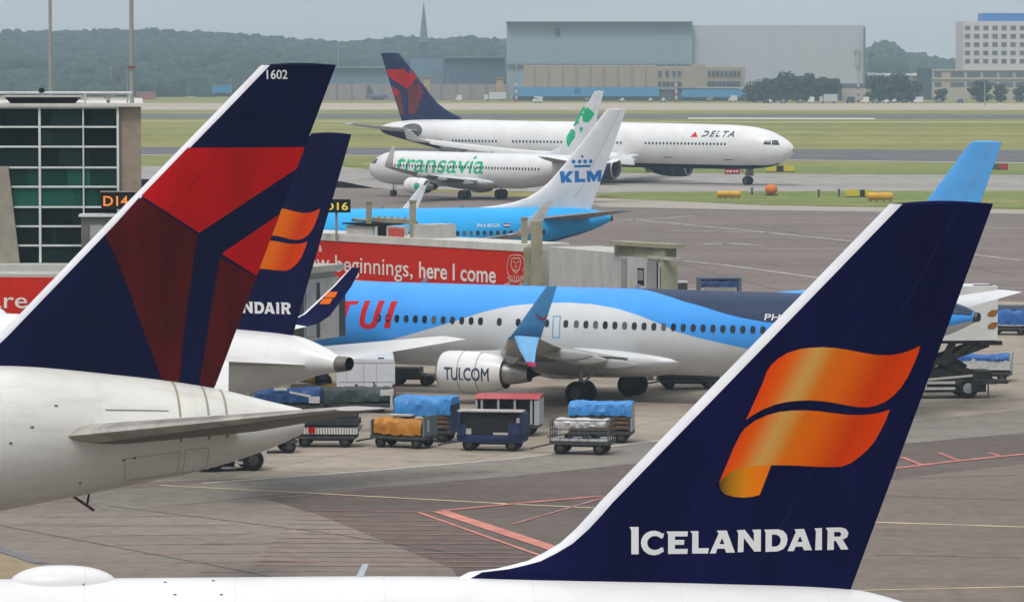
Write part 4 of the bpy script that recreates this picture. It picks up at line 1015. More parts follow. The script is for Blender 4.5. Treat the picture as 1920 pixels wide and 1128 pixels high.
for i in range(len(vrows) - 1):
    for j in range(len(ucols) - 1):
        a = ploc(bp(ucols[j], vrows[i + 1])); b = ploc(bp(ucols[j + 1], vrows[i])); m0 = len(mb.v)
        q_ = rg.random(); gcol = (.010 + .010 * q_, .060 + .055 * q_, .046 + .040 * q_) if i in (3, 4) else (.005 + .004 * q_, .010 + .014 * q_, .009 + .011 * q_)
        # each pane in two or three strips as the rooms behind it show through
        n = rg.choice((1, 2, 3)); xs = sorted([a.x, b.x] + [a.x + (b.x - a.x) * rg.random() for _ in range(n)])
        for x0, x1 in zip(xs, xs[1:]):
            f = rg.choice((1, .6, .35, 1.3)); mb.poly([(x0, a.y, a.z), (x1, a.y, a.z), (x1, a.y, b.z), (x0, a.y, b.z)]); mb.c += [tuple(c * f for c in gcol)] * 4
mb.build('glazing', glz, pier, recalc=False)
mb = MB()
for v in vrows: z = bp(0, v).z; mb.box(ploc(((xL + xR) / 2, BY - .05, z)), (xR - xL, .16, .09))
for u in ucols: x = bp(u, 0).x; mb.box(ploc((x + (.03 if u < 222 else -.05), BY - .08, (zT + zB) / 2)), (.11 if u != 154 else .06, .2, zT - zB))
mb.build('mullion_frame', alu, pier)
mb = MB(); mb.loft([[ploc((x, y, z)) for x, y in ((xL, BY - .35), (xC + .15, BY - .35), (xC + .15 + kx * 26, BY + 26.2), (xL, BY + 26.2))] for z in (zT - .08, zT + .08)]); mb.build('roof', whslab, pier)
mb = MB(); mb.box(ploc((bp(-160, 0).x, BY - .7, bp(0, 505).z)), (bp(130, 0).x - bp(-450, 0).x, 1.5, bp(0, 493).z - bp(0, 517).z)); mb.build('base_ledge', whslab, pier)
mb = MB(); q = [ploc(at(u, v, BY - .45)) for u, v in ((-60, 312), (15, 312), (37, 497), (-60, 497))]; mb.loft([[(p.x, p.y + o, p.z) for p in q] for o in (0, .3)]); mb.build('sloped_buttress', conc, pier)
mb = MB()
for u in (-20, 80, 160, 243): mb.tube(ploc(at(u, 196, BY + 1)), ploc(at(u, 176, BY + 1)), .04)
mb.tube(ploc(at(-300, 174, BY + 1)), ploc(at(248, 174, BY + 1)), .06); mb.tube(ploc(at(-300, 186, BY + 1.2)), ploc(at(248, 186, BY + 1.2)), .03)
mb.build('roof_railing', M('railing_white', (.55, .56, .58), .5), pier)
sk = thing('roof_skylight', 'black shallow tray shaped unit on the roof of the glass pier', 'roof unit', Vector((at(81, 196, BY + .9).x, BY + .9, zT + .08)))
mb = MB(); x0 = 1.62
mb.loft([[(x * k, y * k * .9, z) for x, y in ((-x0, -1), (x0, -1), (x0, 1), (-x0, 1))] for k, z in ((.93, .0), (1.10, .30))]); mb.build('tray', PITBLACK, sk)
mb = MB(); mb.box((0, 0, .335), (3.9, 2.2, .07)); mb.build('rim', M('rim_grey', (.45, .42, .4), .6), sk)
cm_ = thing('roof_camera', 'small grey camera on the pier roof beside the taller mast', 'camera', at(203, 195, BY + 1.5)); mb = MB(); mb.box((0, 0, .15), (.16, .16, .3)); mb.box((.05, 0, .36), (.5, .25, .16), ry=-.25); mb.build('housing', M('camera_grey', (.25, .23, .25), .6), cm_)
bk = thing('roof_beacon', 'little black beacon on the pier roof next to the thinner mast', 'beacon', at(78, 174, BY + 1)); mb = MB(); mb.loft([[(r_ * cos(2 * pi * k / 12), r_ * sin(2 * pi * k / 12), z) for k in range(12)] for r_, z in ((.12, 0), (.15, .12), (.1, .24))]); mb.build('lamp', PITBLACK, bk)
polem = M('galvanised_pole', (.33, .32, .32), .5, metal=.2, var=.08)
for u, r_, lb, ex in ((95, .09, 'thin grey mast rising from the pier roof, nearest the left edge', False), (247, .115, 'thicker grey mast with a small red clamp at the pier corner', True)):
    p = at(u, 194, BY + 1.6); m_ = thing('roof_mast', lb, 'mast', p, group='masts on the pier roof')
    mb = MB(); mb.tube((0, 0, 0), (0, 0, 11), r_, n=12, r2=r_ * .8); mb.build('pole', polem, m_)
    if ex:
        mb = MB(); z = at(u, 126, BY + 1.6).z - p.z; mb.box((0, -.1, z), (.42, .14, .1), rz=.1); mb.build('clamp', M('clamp_red', (.25, .09, .05), .6), m_)
        mb = MB(); mb.tube((-.22, 0, 0), (-.22, 0, z), .03); mb.build('conduit', polem, m_)
# gate signs with dotted orange and yellow figures
def gate_sign(lb, p, w, h, text, col, tu, tw, rz=0.0, post=None):
    t = thing('gate_sign', lb, 'gate sign', p, rz, 'illuminated gate signs')
    mb = MB(); mb.box((0, 0, 0), (w, .3, h)); mb.box((0, -.02, h / 2 + .03), (w + .08, .42, .05), 1); mb.build('case', [PITBLACK, M('case_edge', (.3, .28, .24), .6)], t)
    mb = MB(); lp = text_loops(text, tw, h * .58, .015)
    for L in lp: pass
    decal(mb, lp, lambda a, b: Vector((tu + a, -.16, b - h * .3)), .3); mb.build('lettering', col, t, recalc=False)
    if post:
        mb = MB(); mb.tube((post, .1, -h / 2), (post, .1, -h / 2 - 1.6), .07); mb.build('post', polem, t)
    return t
c_ = at(222, 376, BY - 1.0); gate_sign('black gate sign with orange D14 in front of the glass pier', c_, 1.65, .82, 'D14', emit('orange_led', (.75, .22, .02), .5), -.72, 1.2)
mb = MB(); dr = thing('roof_door', 'grey doorway cabin built against the glass pier below the D14 sign', 'cabin', at(205, 470, BY - .9)); dr.location.z = zB + .05
h_ = at(0, 404, BY).z - dr.location.z; mb.box((0, 0, h_ / 2), (2.6, 1.4, h_)); mb.build('wall', M('cabin_grey', (.13, .13, .125), .7), dr)
mb = MB(); mb.box((-.55, -.73, h_ * .42), (.62, .06, h_ * .8)); mb.build('door', M('door_grey', (.33, .33, .32), .6), dr); mb = MB(); mb.box((0, -.05, h_ + .06), (2.8, 1.6, .12)); mb.build('roof', alu, dr)

# ------------------------------------------------------------------ boarding bridges
ADRED = M('banner_red', (.56, .020, .006), .6, var=.06, spec=.02); BRW = M('bridge_white', (.46, .455, .43), .6, var=.1, scale=1.5, stretch=(1, 1, .3)); BRB = M('bridge_beige', (.40, .385, .32), .65, var=.15, scale=2)
OLIVE = M('bridge_olive', (.30, .28, .19), .7, var=.15); BRG = M('bridge_grey', (.27, .27, .27), .6, var=.1)
def obox(mb, a, b, w, z0, z1, mi=0, side=1):
    """box whose near face runs a->b (ground points), w deep behind it"""
    d = (b - a); d.z = 0; n = Vector((-d.y, d.x, 0)).normalized() * w * side
    P = [(a.x, a.y), (b.x, b.y), (b.x + n.x, b.y + n.y), (a.x + n.x, a.y + n.y)]
    return mb.loft([[(x, y, z) for x, y in P] for z in (z0, z1)], mi)
class Face:
    def __init__(s, a, b):
        s.a = a.copy(); s.a.z = 0; d = b - a; d.z = 0; s.d = d.normalized(); s.n = Vector((s.d.y, -s.d.x, 0))
    def px(s, u, v):
        r_ = ray(u, v); t = (s.a - CAMP).dot(s.n) / r_.dot(s.n); w = CAMP + r_ * t; return (w - s.a).dot(s.d), w.z
    def p(s, a, z, off=.0): q = s.a + s.d * a + s.n * off; return Vector((q.x, q.y, z))
def strip_text(F, body, u0, v0, u1, v1, hpx, bold):
    """line of lettering on a face from pixel (u0,v0) to (u1,v1) along its baseline"""
    a0, z0 = F.px(u0, v0); a1, z1 = F.px(u1, v1); _, zt = F.px(u0, v0 - hpx)
    return [[(a0 + x, z0 + (z1 - z0) * x / (a1 - a0) + y) for x, y in L] for L in text_loops(body, a1 - a0, None, bold) for k in (1,)], (zt - z0)
br = thing('boarding_bridge', 'long boarding bridge with red banner reading new beginnings, white end and cab', 'boarding bridge', (0, 0, 0), group='boarding bridges')
f1, f2 = G(600, 450, 5.95), G(991, 472, 5.95); f0 = f1 + (f1 - f2) * .85
br.location = Vector(((f1.x + f2.x) / 2, (f1.y + f2.y) / 2, 0))
def rel(mbv, root):
    for i, q in enumerate(mbv.v): mbv.v[i] = (q[0] - root.location.x, q[1] - root.location.y, q[2] - root.location.z)
    return mbv
F = Face(f1, f2)
mb = MB(); obox(mb, f0, f2, 2.8, 3.35, 5.93); rel(mb, br).build('tunnel', BRW, br)
mb = MB(); e_ = F.d * .0; obox(mb, f0 + F.n * .10, f2 + F.n * .10, 3.0, 5.95, 6.35); obox(mb, f0 + F.n * .10, f2 + F.n * .10, .15, 3.5, 3.82); rel(mb, br).build('edge_trim', whslab, br)
mb = MB(); q0 = F.p(-12, 0, .06); q1 = F.p((f2 - f1).length - .05, 0, .06); obox(mb, q0, q1, .04, 3.83, 5.93); bann = rel(mb, br).build('red_banner', ADRED, br)
mb = MB()
for body, u0, v0, u1, v1, bold in (('new beginnings,', 566, 503.5, 776, 519, .002), ('here I come', 788, 520, 932, 530, .016)):
    lp, _ = strip_text(F, body, u0, v0, u1, v1, 30, bold)
    a0, z0 = F.px(u0, v0); hh = (F.px(u0, v0 - 30)[1] - z0)
    lp0 = text_loops(body, F.px(u1, v1)[0] - a0, hh, bold); z1 = F.px(u1, v1)[1]; w_ = F.px(u1, v1)[0] - a0
    mb = MB(); decal(mb, [[(a0 + x, z0 + (z1 - z0) * x / w_ + y) for x, y in L] for L in lp0], lambda a, b: F.p(a, b, .085), .3); rel(mb, br).build('lettering', M('banner_white', (.76, .71, .69), .6), br, recalc=False)
mb = MB(); a0, z0 = F.px(600, 471); decal(mb, [[(a0 + x, z0 + y) for x, y in L] for L in text_loops('&', None, .34, .02)], lambda a, b: F.p(a, b, .085), .3)
rel(mb, br).build('lettering', M('banner_white', (.76, .71, .69), .6), br, recalc=False)
# heraldic beast head in white outline at the end of the banner
mb = MB()
def rib(pts, w, closed=False):
    P = [Vector(F.px(940 + x / 6.267, 380 + y / 6.267)) for x, y in pts]
    if closed: P.append(P[0])
    for a, b in zip(P, P[1:]):
        d = (b - a).normalized(); n = Vector((-d.y, d.x)) * w / 2; e = d * w * .3
        mb.poly([F.p(*(a + n - e), .085), F.p(*(b + n + e), .085), F.p(*(b - n + e), .085), F.p(*(a - n - e), .085)])
rib([(110,640),(120,620),(185,612),(250,620),(270,650),(285,700),(282,760),(262,800)], .05); rib([(100,650),(88,700),(80,760),(92,830),(120,860)], .05)
rib([(135,660),(170,650),(215,650),(238,665),(240,720),(225,780),(190,830),(150,790),(128,730)], .07, True)
rib([(155,690),(175,700)], .06); rib([(200,700),(222,690)], .06); rib([(188,705),(178,750),(200,755)], .05); rib([(165,785),(190,800),(212,782)], .05)
for k in range(7): rib([(105 + 26 * k, 850 + 12 * (k % 2)), (118 + 26 * k, 890 - 10 * (k % 3)), (100 + 27 * k, 940)], .055)
rib([(20,995),(60,960),(105,945),(120,985)], .09); rib([(225,990),(238,950),(262,960),(280,1000)], .08); rib([(85,870),(120,905),(180,925),(240,905),(275,870)], .06)
rel(mb, br).build('beast_emblem', M('emblem_pink', (.60, .42, .38), .6), br, recalc=False)
# white telescoping end and round-roofed cab
g1, g2 = G(1030, 462, 6.35), G(1165, 474, 6.35)
mb = MB(); obox(mb, g1, g2, 3.0, 3.3, 6.33)
for k in range(16):
    q = g1.lerp(g2, (k + .5) / 16); mb.box((q.x, q.y, 4.8), (.05, .06, 2.9))
rel(mb, br).build('end_tunnel', BRW, br)
h1, h2 = G(1165, 478, 6.25), G(1243, 484, 6.25); h3 = h2 + Vector((.5, 1.0, 0))
mb = MB(); obox(mb, h1, h2, .9, 3.3, 6.2, 0); obox(mb, h2, h3, .06, 3.3, 6.3, 1); obox(mb, h1 + Vector((-.6, .4, 0)), h2 + Vector((.3, -.25, 0)), 1.0, 6.75, 6.95, 1); obox(mb, h1 + Vector((-.35, .8, 0)), h2 + Vector((.1, .2, 0)), .7, 6.2, 6.75, 1)
mb.box((h2.x + .30, h2.y + .12, 4.76), (.8, .4, 2.96), 1); mb.box((h2.x + .1, h2.y - .15, 6.25), (3.2, .2, .14), 2, rz=atan2(h2.y - h1.y, h2.x - h1.x))
rel(mb, br).build('cab', [BRW, OLIVE, BRB], br)
Fh = Face(h1, h2)
L_ = (h2 - h1).length
for a, b, z0, z1, mi in ((.0, L_ * .14, 3.35, 6.1, 0), (L_ * .62, L_ * .86, 3.35, 6.0, 0), (L_ * .86, L_ * .89, 3.35, 6.05, 1), (L_ * .94, L_ * .955, 3.9, 5.8, 1)):
    mb = MB(); mb.add([Fh.p(a, z0, .02), Fh.p(b, z0, .02), Fh.p(b, z1, .02), Fh.p(a, z1, .02)], [(0, 1, 2, 3)]); rel(mb, br).build('cab_panel', [BRG, PITBLACK][mi], br, recalc=False)
mb = MB(); w0 = Fh.px(1196, 533); w1 = Fh.px(1208, 503)
for (x0, y0), (x1, y1), mi, o in ((w0, w1, 0, .03), ((w0[0] + .04, w0[1] + .22), (w1[0] - .04, w1[1] - .1), 1, .035)):
    mb.add([Fh.p(x0, y0, o), Fh.p(x1, y0, o), Fh.p(x1, y1, o), Fh.p(x0, y1, o)], [(0, 1, 2, 3)], mi)
rel(mb, br).build('cab_window', [PITBLACK, M('window_blind', (.24, .24, .23), .5)], br, recalc=False)
# posts, roof plant, legs
mb = MB()
def post(u, v0, v1, w, mi=0):
    a, _ = F.px(u, 470); q = F.p(a, 0, -.6); top = at(u, v0, q.y).z; bot = at(u, v1, q.y).z
    mb.box((q.x, q.y, (top + bot) / 2), (w, w, top - bot), mi); mb.box((q.x, q.y, top + .04), (w * 1.25, w * 1.25, .1), mi)
post(676, 380, 425, .32); post(758, 378, 452, .36); post(967, 410, 468, .34)
rel(mb, br).build('guide_post', OLIVE, br)
mb = MB(); q = F.p(F.px(1013, 470)[0], 0, .25); mb.box((q.x, q.y, (at(1013, 414, q.y).z + 3) / 2 + 0), (.62, .62, at(1013, 414, q.y).z - 3)); q2 = F.p(F.px(997, 470)[0], 0, .2); mb.box((q2.x, q2.y, 4.7), (.55, .5, 3.0))
mb.v = [(x, y, z if z > 2.9 else z) for x, y, z in mb.v]
rel(mb, br).build('lift_column', [OLIVE], br)
mb = MB()
for u0, u1, v0, v1, dp in ((640, 690, 422, 452, 1.8), (692, 716, 424, 452, 1.5), (766, 795, 420, 460, 1.9)):
    a0, _ = F.px(u0, 455); a1, _ = F.px(u1, 455); q0, q1 = F.p(a0, 0, -.35), F.p(a1, 0, -.35); obox(mb, q0, q1, dp, 6.3, at(u0, v0, q0.y).z)
a0, _ = F.px(625, 455); a1, _ = F.px(690, 455); 
rel(mb, br).build('roof_plant', BRW, br)
mb = MB(); a0, _ = F.px(636, 455); a1, _ = F.px(695, 455); q0, q1 = F.p(a0, 0, -.2), F.p(a1, 0, -.2); zt = at(636, 420, q0.y).z; obox(mb, q0, q1, 2.1, zt, zt + .08)
a0, _ = F.px(700, 455); a1, _ = F.px(715, 455); obox(mb, F.p(a0, 0, -.3), F.p(a1, 0, -.3), .1, 6.35, at(705, 418, 240).z)
rel(mb, br).build('plant_roof', PITBLACK, br)
mb = MB(); a0, _ = F.px(722, 455); a1, _ = F.px(749, 455); obox(mb, F.p(a0, 0, -.25), F.p(a1, 0, -.25), .08, at(735, 446, 240).z, at(735, 425, 240).z); rel(mb, br).build('red_panel', M('faded_red_panel', (.50, .07, .05), .6, var=.15), br)
mb = MB()
for u0, u1, v in ((680, 752, 413), (640, 760, 417)):
    a0, _ = F.px(u0, 455); a1, _ = F.px(u1, 455); z = at(u0, v, 238).z; mb.tube(F.p(a0, z, -.8), F.p(a1, z, -.8), .09)
for k in range(6): a0, _ = F.px(690 + 12 * k, 455); z = at(690, 410, 238).z; mb.box(F.p(a0, z, -.8), (.16, .16, .14))
rel(mb, br).build('pipe_run', OLIVE, br)
mb = MB()
for q in (f0.lerp(f1, .3), f1.lerp(f2, .5), f2, g2, h2):
    mb.box((q.x, q.y + 1.4, 1.65), (.5, .5, 3.3)); 
    for s_ in (-.6, .6): mb.wheel((q.x + s_, q.y + 1.4, .45), .45, .35, (1, 0, 0))
rel(mb, br).build('support_leg', BRG, br)
p_ = at(624, 386, 241.5); gate_sign('black gate sign with yellow figures ending in 16, standing above the red banner bridge', p_, 2.0, .75, 'D16', emit('yellow_led', (.62, .50, .05), .45), -.46, 1.33, post=.2)
# bridge docked at the blue jet, red banner side too
b2 = thing('boarding_bridge', 'beige boarding bridge cab docked at the nose of the sky blue jet', 'boarding bridge', (-10.2, 202, 0), group='boarding bridges')
ax = Vector((.4067, .9135, 0)); sx = Vector((.9135, -.4067, 0)); c0 = Vector((-12.1, 199.2, 0))
def cb(mb, a0, a1, s0, s1, z0, z1, mi=0): 
    P = [c0 + ax * a + sx * b for a, b in ((a0, s0), (a0, s1), (a1, s1), (a1, s0))]; return mb.loft([[(p.x, p.y, z) for p in P] for z in (z0, z1)], mi)
mb = MB(); cb(mb, 0, 6.0, -1.5, 1.5, 3.0, 5.9); cb(mb, -.2, 6.1, -1.7, 1.75, 6.2, 6.5); cb(mb, .1, 5.9, -1.35, 1.35, 5.9, 6.2); cb(mb, -.12, .06, 1.0, 1.62, 3.0, 5.9); cb(mb, -.14, .0, -1.6, 1.6, 5.72, 5.9)
rel(mb, b2).build('cab', BRB, b2)
mb = MB(); cb(mb, 6.0, 6.9, -1.4, 1.4, 3.0, 5.6); rel(mb, b2).build('canopy_gasket', M('gasket_dark', (.05, .052, .045), .8), b2)
for q_ in ((-.05, -.02, -.2, .15, 3.1, 5.6), (-.05, -.02, .55, .75, 3.1, 5.3), (.5, 2.2, 1.52, 1.54, 3.2, 5.6), (3.6, 3.9, 1.52, 1.54, 3.1, 5.7)): mb = MB(); cb(mb, *q_); rel(mb, b2).build('cab_window', M('gasket_dark', (.05, .052, .045), .8), b2)
for q_ in ((-.07, -.03, .15, .5, 3.1, 5.6), (2.4, 3.4, 1.52, 1.56, 3.2, 5.7), (-.2, 2.0, -1.3, 1.3, 2.6, 2.95)): mb = MB(); cb(mb, *q_); rel(mb, b2).build('cab_panel', M('cab_panel_grey', (.34, .34, .33), .5), b2)
t1, t2 = Vector((-36, 203.4, 0)), Vector((-13.0, 201.2, 0)); F2 = Face(t1, t2)
mb = MB(); obox(mb, t1, t2, 2.8, 3.3, 6.1); rel(mb, b2).build('tunnel', BRW, b2)
mb = MB(); obox(mb, t1 + F2.n * .06, t1 + F2.n * .06 + F2.d * 19.5, .04, 3.5, 5.95); rel(mb, b2).build('red_banner', ADRED, b2)
mb = MB(); a0, z0 = F2.px(-120, 576); a1, z1 = F2.px(52, 578); lp = text_loops('We are', a1 - a0, .75, .005); decal(mb, [[(a0 + x, z0 + y) for x, y in L] for L in lp], lambda a, b: F2.p(a, b, .085), .3); rel(mb, b2).build('lettering', M('banner_white', (.76, .71, .69), .6), b2, recalc=False)
mb = MB(); mb.box((-12.0, 201, 1.4), (.8, .8, 2.8)); mb.box((-24, 204, 1.6), (.8, .8, 3.2))
for s_ in (-.8, .8): mb.wheel((-12.0 + s_, 200.6, .5), .5, .4, (1, 0, 0))
rel(mb, b2).build('support_leg', BRG, b2)

# ------------------------------------------------------------------ ramp equipment
CHAS = M('chassis_dark', (.05, .05, .052), .7, var=.3, scale=4); GALV = M('galvanised_steel', (.34, .35, .36), .5, metal=.3, var=.2, scale=5); RUST = M('rusty_brown', (.10, .06, .035), .8, var=.4, scale=5)
NAVYC = M('cart_navy', (.016, .028, .085), .6, var=.25, scale=3); WOOD = M('board_brown', (.14, .085, .05), .8, var=.35, scale=6, stretch=(.4, 3, 3)); SILV = M('alloy_sheet', (.52, .53, .53), .45, metal=.2, var=.15, scale=4)
TARPB = M('blue_tarpaulin', (.045, .24, .58), .5, var=.22, scale=2.5, bump=.3); TARPB2 = M('deep_blue_tarpaulin', (.02, .11, .36), .5, var=.25, scale=3, bump=.3); TARPO = M('orange_tarpaulin', (.42, .17, .018), .55, var=.25, scale=3, bump=.35); TARPG = M('dark_green_tarpaulin', (.035, .05, .052), .6, var=.35, scale=3, bump=.4)
def fold(x, y, z, a, f): return a * (noise.noise(Vector((x * f, y * f, z * f))) + 1.1 * (.32 - abs(noise.noise(Vector((x * f * 1.7 + 9, y * f * 1.7, z * f * 1.7))))))
def tarp_mesh(Lx, Wy, z0, z1, sag=.08, drop=(0, 0), seed=0, top=.82, round_=.35):
    """cloth over a box: swept profile with folds; drop lowers or lifts the hems at each end"""
    mb = MB(); g = []; n = 44
    for i in range(n + 1):
        t = i / n; x = -Lx / 2 + Lx * t; row = []
        endk = 1 - .10 * (1 - min(1, min(t, 1 - t) / .08)); hz = z1 - sag * sin(pi * t) + fold(t * 3, seed, 0, .05, 1)
        lo = z0 + drop[0] * (1 - t) + drop[1] * t
        for y, q in ((-1, 0), (-1.02, .3), (-1.0, .62), (-.93, .86), (-top, .97), (-.45, 1), (0, 1.02), (.45, 1), (top, .97), (.93, .86), (1, .62), (1.02, .3), (1, 0)):
            z = lo + (hz - lo) * q * (endk if q > .5 else 1) + fold(x * 2, y + seed, q * 2, .05 if q < .5 else .03, 2.2)
            row.append((x + fold(x, y, q, .03, 3), y * Wy / 2 + fold(x * 1.3, q * 2, seed, .07, 2.4), z))
        g.append(row)
    mb.loft(g, 0, cap=True, closed=False); return mb
def base_cart(t, Lx, Wy, deck=.5, wr=.24, mat=CHAS, bar=True):
    mb = MB(); mb.box((0, 0, deck - .07), (Lx, Wy, .14)); mb.box((0, 0, deck - .2), (Lx * .9, .25, .14))
    for s_ in (-1, 1): mb.box((Lx * .33 * s_, 0, wr + .06), (.16, Wy * .8, .12))
    if bar: mb.tube((-Lx / 2, 0, deck - .16), (-Lx / 2 - .85, .0, .2), .035); mb.box((-Lx / 2 - .9, 0, .18), (.14, .1, .06))
    mb.build('chassis', mat, t)
    for sx_ in (-1, 1):
        for sy in (-1, 1): MB().wheel((Lx * .33 * sx_, sy * (Wy / 2 - .14), wr), wr, .16, mi=0, hub=1, n=16).build('wheel', [BLACK, DARKMET], t)
def place(u, v, rz): return G(u, v), R(rz)
def cart(name, label, u, v, rz, cat='baggage cart', group='baggage carts and dollies on the stand'):
    p = G(u, v); return thing(name, label, cat, (p.x, p.y, .012), R(rz), group)
# orange covered cart
t = cart('baggage_cart', 'low cart with sagging orange cover and grey end board', 758, 838, -24); base_cart(t, 2.55, 1.35, .52)
tarp_mesh(2.2, 1.42, .58, 1.28, .12, (0, -.02), 3).build('tarpaulin', TARPO, t)
for q_ in (((1.2, 0, .95), (.06, 1.35, .85)), ((-1.22, 0, .85), (.06, 1.35, .65))): mb = MB(); mb.box(*q_); mb.build('end_board', M('end_board_grey', (.13, .17, .18), .6, var=.2), t)
mb = MB(); mb.box((1.235, -.25, .95), (.02, .16, .5)); mb.box((1.0, -.5, 1.32), (.45, .18, .05)); mb.box((-.2, .2, 1.33), (1.0, .3, .06)); mb.build('reflector_plate', M('plate_pale', (.5, .52, .48), .5), t)
# blue tarpaulin carts
def blue_cart(label, u, v, rz, Lx, ends, seed, low, z1=1.75, board=False):
    t = cart('baggage_cart', label, u, v, rz); base_cart(t, Lx, 1.5, .5)
    tarp_mesh(Lx * .98, 1.56, low, z1, .06, ends, seed, round_=.2).build('tarpaulin', TARPB, t)
    for s_ in (-1, 1):
        mb = MB(); mb.box((s_ * (Lx / 2 - .03), 0, 1.05), (.05, 1.46, 1.1)); mb.build('end_frame', GALV if not board else NAVYC, t)
    mb = MB()
    for s_ in (-1, 1):
        for k in range(3): mb.box((0, s_ * .7, .68 + .2 * k), (Lx - .1, .03, .14), 0)
        for k in range(5): mb.box((-Lx / 2 + .1 + (Lx - .2) * k / 4, s_ * .72, .85), (.05, .05, .7), 1)
    mb.build('side_rails', [WOOD, CHAS], t)
    return t
blue_cart('cart with tall crumpled bright blue cover, standing behind the orange covered cart', 800, 826, -14, 2.55, (-.05, .05), 11, 1.12, 1.95, True)
blue_cart('cart with smooth blue cover over brown slatted sides, right end of the row', 1128, 828, -7, 2.72, (.02, 0), 23, 1.15, 1.75)
# open navy box cart
t = cart('baggage_cart', 'navy open sided cart with black interior in the middle of the row', 924, 843, -10); base_cart(t, 2.75, 1.45, .5, .27, NAVYC)
mb = MB(); mb.box((0, 0, .58), (2.8, 1.5, .2)); mb.box((-1.3, 0, 1.05), (.14, 1.5, 1.0)); mb.box((1.32, 0, 1.05), (.16, 1.5, 1.0)); mb.box((0, .7, 1.1), (2.6, .06, .95)); mb.box((1.05, -.72, .85), (.55, .06, .75)); mb.box((-1.15, -.72, .8), (.3, .06, .6)); mb.build('box_body', NAVYC, t)
mb = MB(); mb.box((0, 0, 1.16), (2.46, 1.2, .92)); mb.build('load', M('black_load', (.014, .014, .018), .7, var=.3), t)
mb = MB(); mb.box((0, -.3, 1.66), (2.75, .9, .05)); mb.box((.55, -.735, .74), (.8, .02, .1)); mb.box((-.9, -.735, .82), (.25, .02, .24)); mb.box((1.2, -.755, 1.3), (.13, .02, .2)); mb.build('pale_trim', M('trim_pale', (.42, .38, .36), .6, var=.15), t)
# red roofed cart
t = cart('baggage_cart', 'tall grey cart with faded red roof behind the navy open cart', 955, 815, -8); base_cart(t, 2.7, 1.5, .5)
mb = MB(); mb.loft([[(-1.42, y, z) for y, z in ((-.8, 1.62), (-.55, 1.74), (.55, 1.78), (.8, 1.66))] , [(1.42, y, z) for y, z in ((-.8, 1.62), (-.55, 1.74), (.55, 1.78), (.8, 1.66))]]); mb.build('roof', M('faded_red_roof', (.42, .075, .08), .5, var=.15), t)
PG_ = M('post_grey', (.36, .38, .40), .6, var=.15)
for q_ in (((1.3, 0, 1.05), (.22, 1.5, 1.1)), ((-1.34, 0, 1.05), (.1, 1.5, 1.1))): mb = MB(); mb.box(*q_); mb.build('end_post', PG_, t)
for k in range(4): mb = MB(); mb.box((-1.1 + .72 * k, -.72, 1.08), (.1, .05, 1.1)); mb.build('side_post', PG_, t)
mb = MB(); mb.box((0, .2, 1.05), (2.5, 1.0, 1.05)); mb.build('load', M('dark_load', (.03, .035, .04), .8, var=.4, scale=4), t)
# wire cage cart
t = cart('baggage_cart', 'open wire cage cart with bright metal deck, front right of the row', 1092, 850, -12); base_cart(t, 2.5, 1.45, .55, .26)
for s_ in (-1, 1):
    mb = MB()
    for y in (-.7, -.25, .25, .7): mb.tube((s_ * 1.22, y, .55), (s_ * 1.22, y, 1.42), .026)
    for z in (.78, 1.0, 1.2, 1.42): mb.tube((s_ * 1.22, -.7, z), (s_ * 1.22, .7, z), .024)
    mb.build('end_rails', M('rail_dark_steel', (.11, .10, .09), .6, var=.3), t)
mb = MB(); mb.box((0, 0, .60), (2.4, 1.4, .06)); mb.build('deck', SILV, t)
tarp_mesh(2.15, 1.1, 1.08, 1.46, .05, (.02, .06), 83, top=.7).build('cover', M('silver_sheet', (.55, .56, .56), .4, var=.25, scale=4, bump=.4), t)
mb = MB(); mb.tube((-1.2, -.72, 1.05), (1.2, -.72, 1.05), .025); mb.tube((-1.2, -.72, 1.42), (1.2, -.72, 1.42), .025)
for k in range(7): mb.tube((-1.2 + .4 * k, -.72, .6), (-1.2 + .4 * k, -.72, 1.05), .014)
mb.build('side_rail', M('rail_dark_steel', (.11, .10, .09), .6), t)
mb = MB()
for x, y, s_ in ((-.6, .1, .3), (.2, -.2, .26), (.5, .3, .34)): mb.box((x, y, .7), (s_, s_, .16))
mb.build('chocks', CHAS, t)
# slatted low dolly
t = cart('container_dolly', 'low dolly with white slatted side and one small red panel', 612, 836, -4, 'dolly'); base_cart(t, 2.6, 1.5, .5, .25)
mb = MB(); mb.loft([[(x, y, z) for x in (-1.45, 1.5) for y in ()] or [(-1.3, -.78, .55), (1.3, -.78, .55), (1.3, .78, .55), (-1.3, .78, .55)], [(-1.5, -.82, .85), (1.5, -.82, .85), (1.5, .82, .85), (-1.5, .82, .85)]]); mb.build('body', M('body_grey', (.20, .19, .18), .7), t)
mb = MB()
for k in range(24): x = -1.32 + .115 * k; mb.loft([[(x, -.80, .57), (x + .07, -.80, .57), (x + .07, -.84, .83), (x, -.84, .83)], [(x, -.79, .57), (x + .07, -.79, .57), (x + .07, -.83, .83), (x, -.83, .83)]])
mb.build('slats', M('slat_white', (.55, .54, .50), .6), t)
mb = MB(); mb.box((-.52, -.86, .74), (.26, .04, .26)); mb.build('red_panel', REDP, t)
mb = MB(); mb.box((.1, 0, 1.05), (2.6, 1.5, .22)); mb.box((.3, .1, 1.25), (2.0, 1.2, .2)); mb.build('load', M('dark_load', (.03, .035, .04), .8), t)
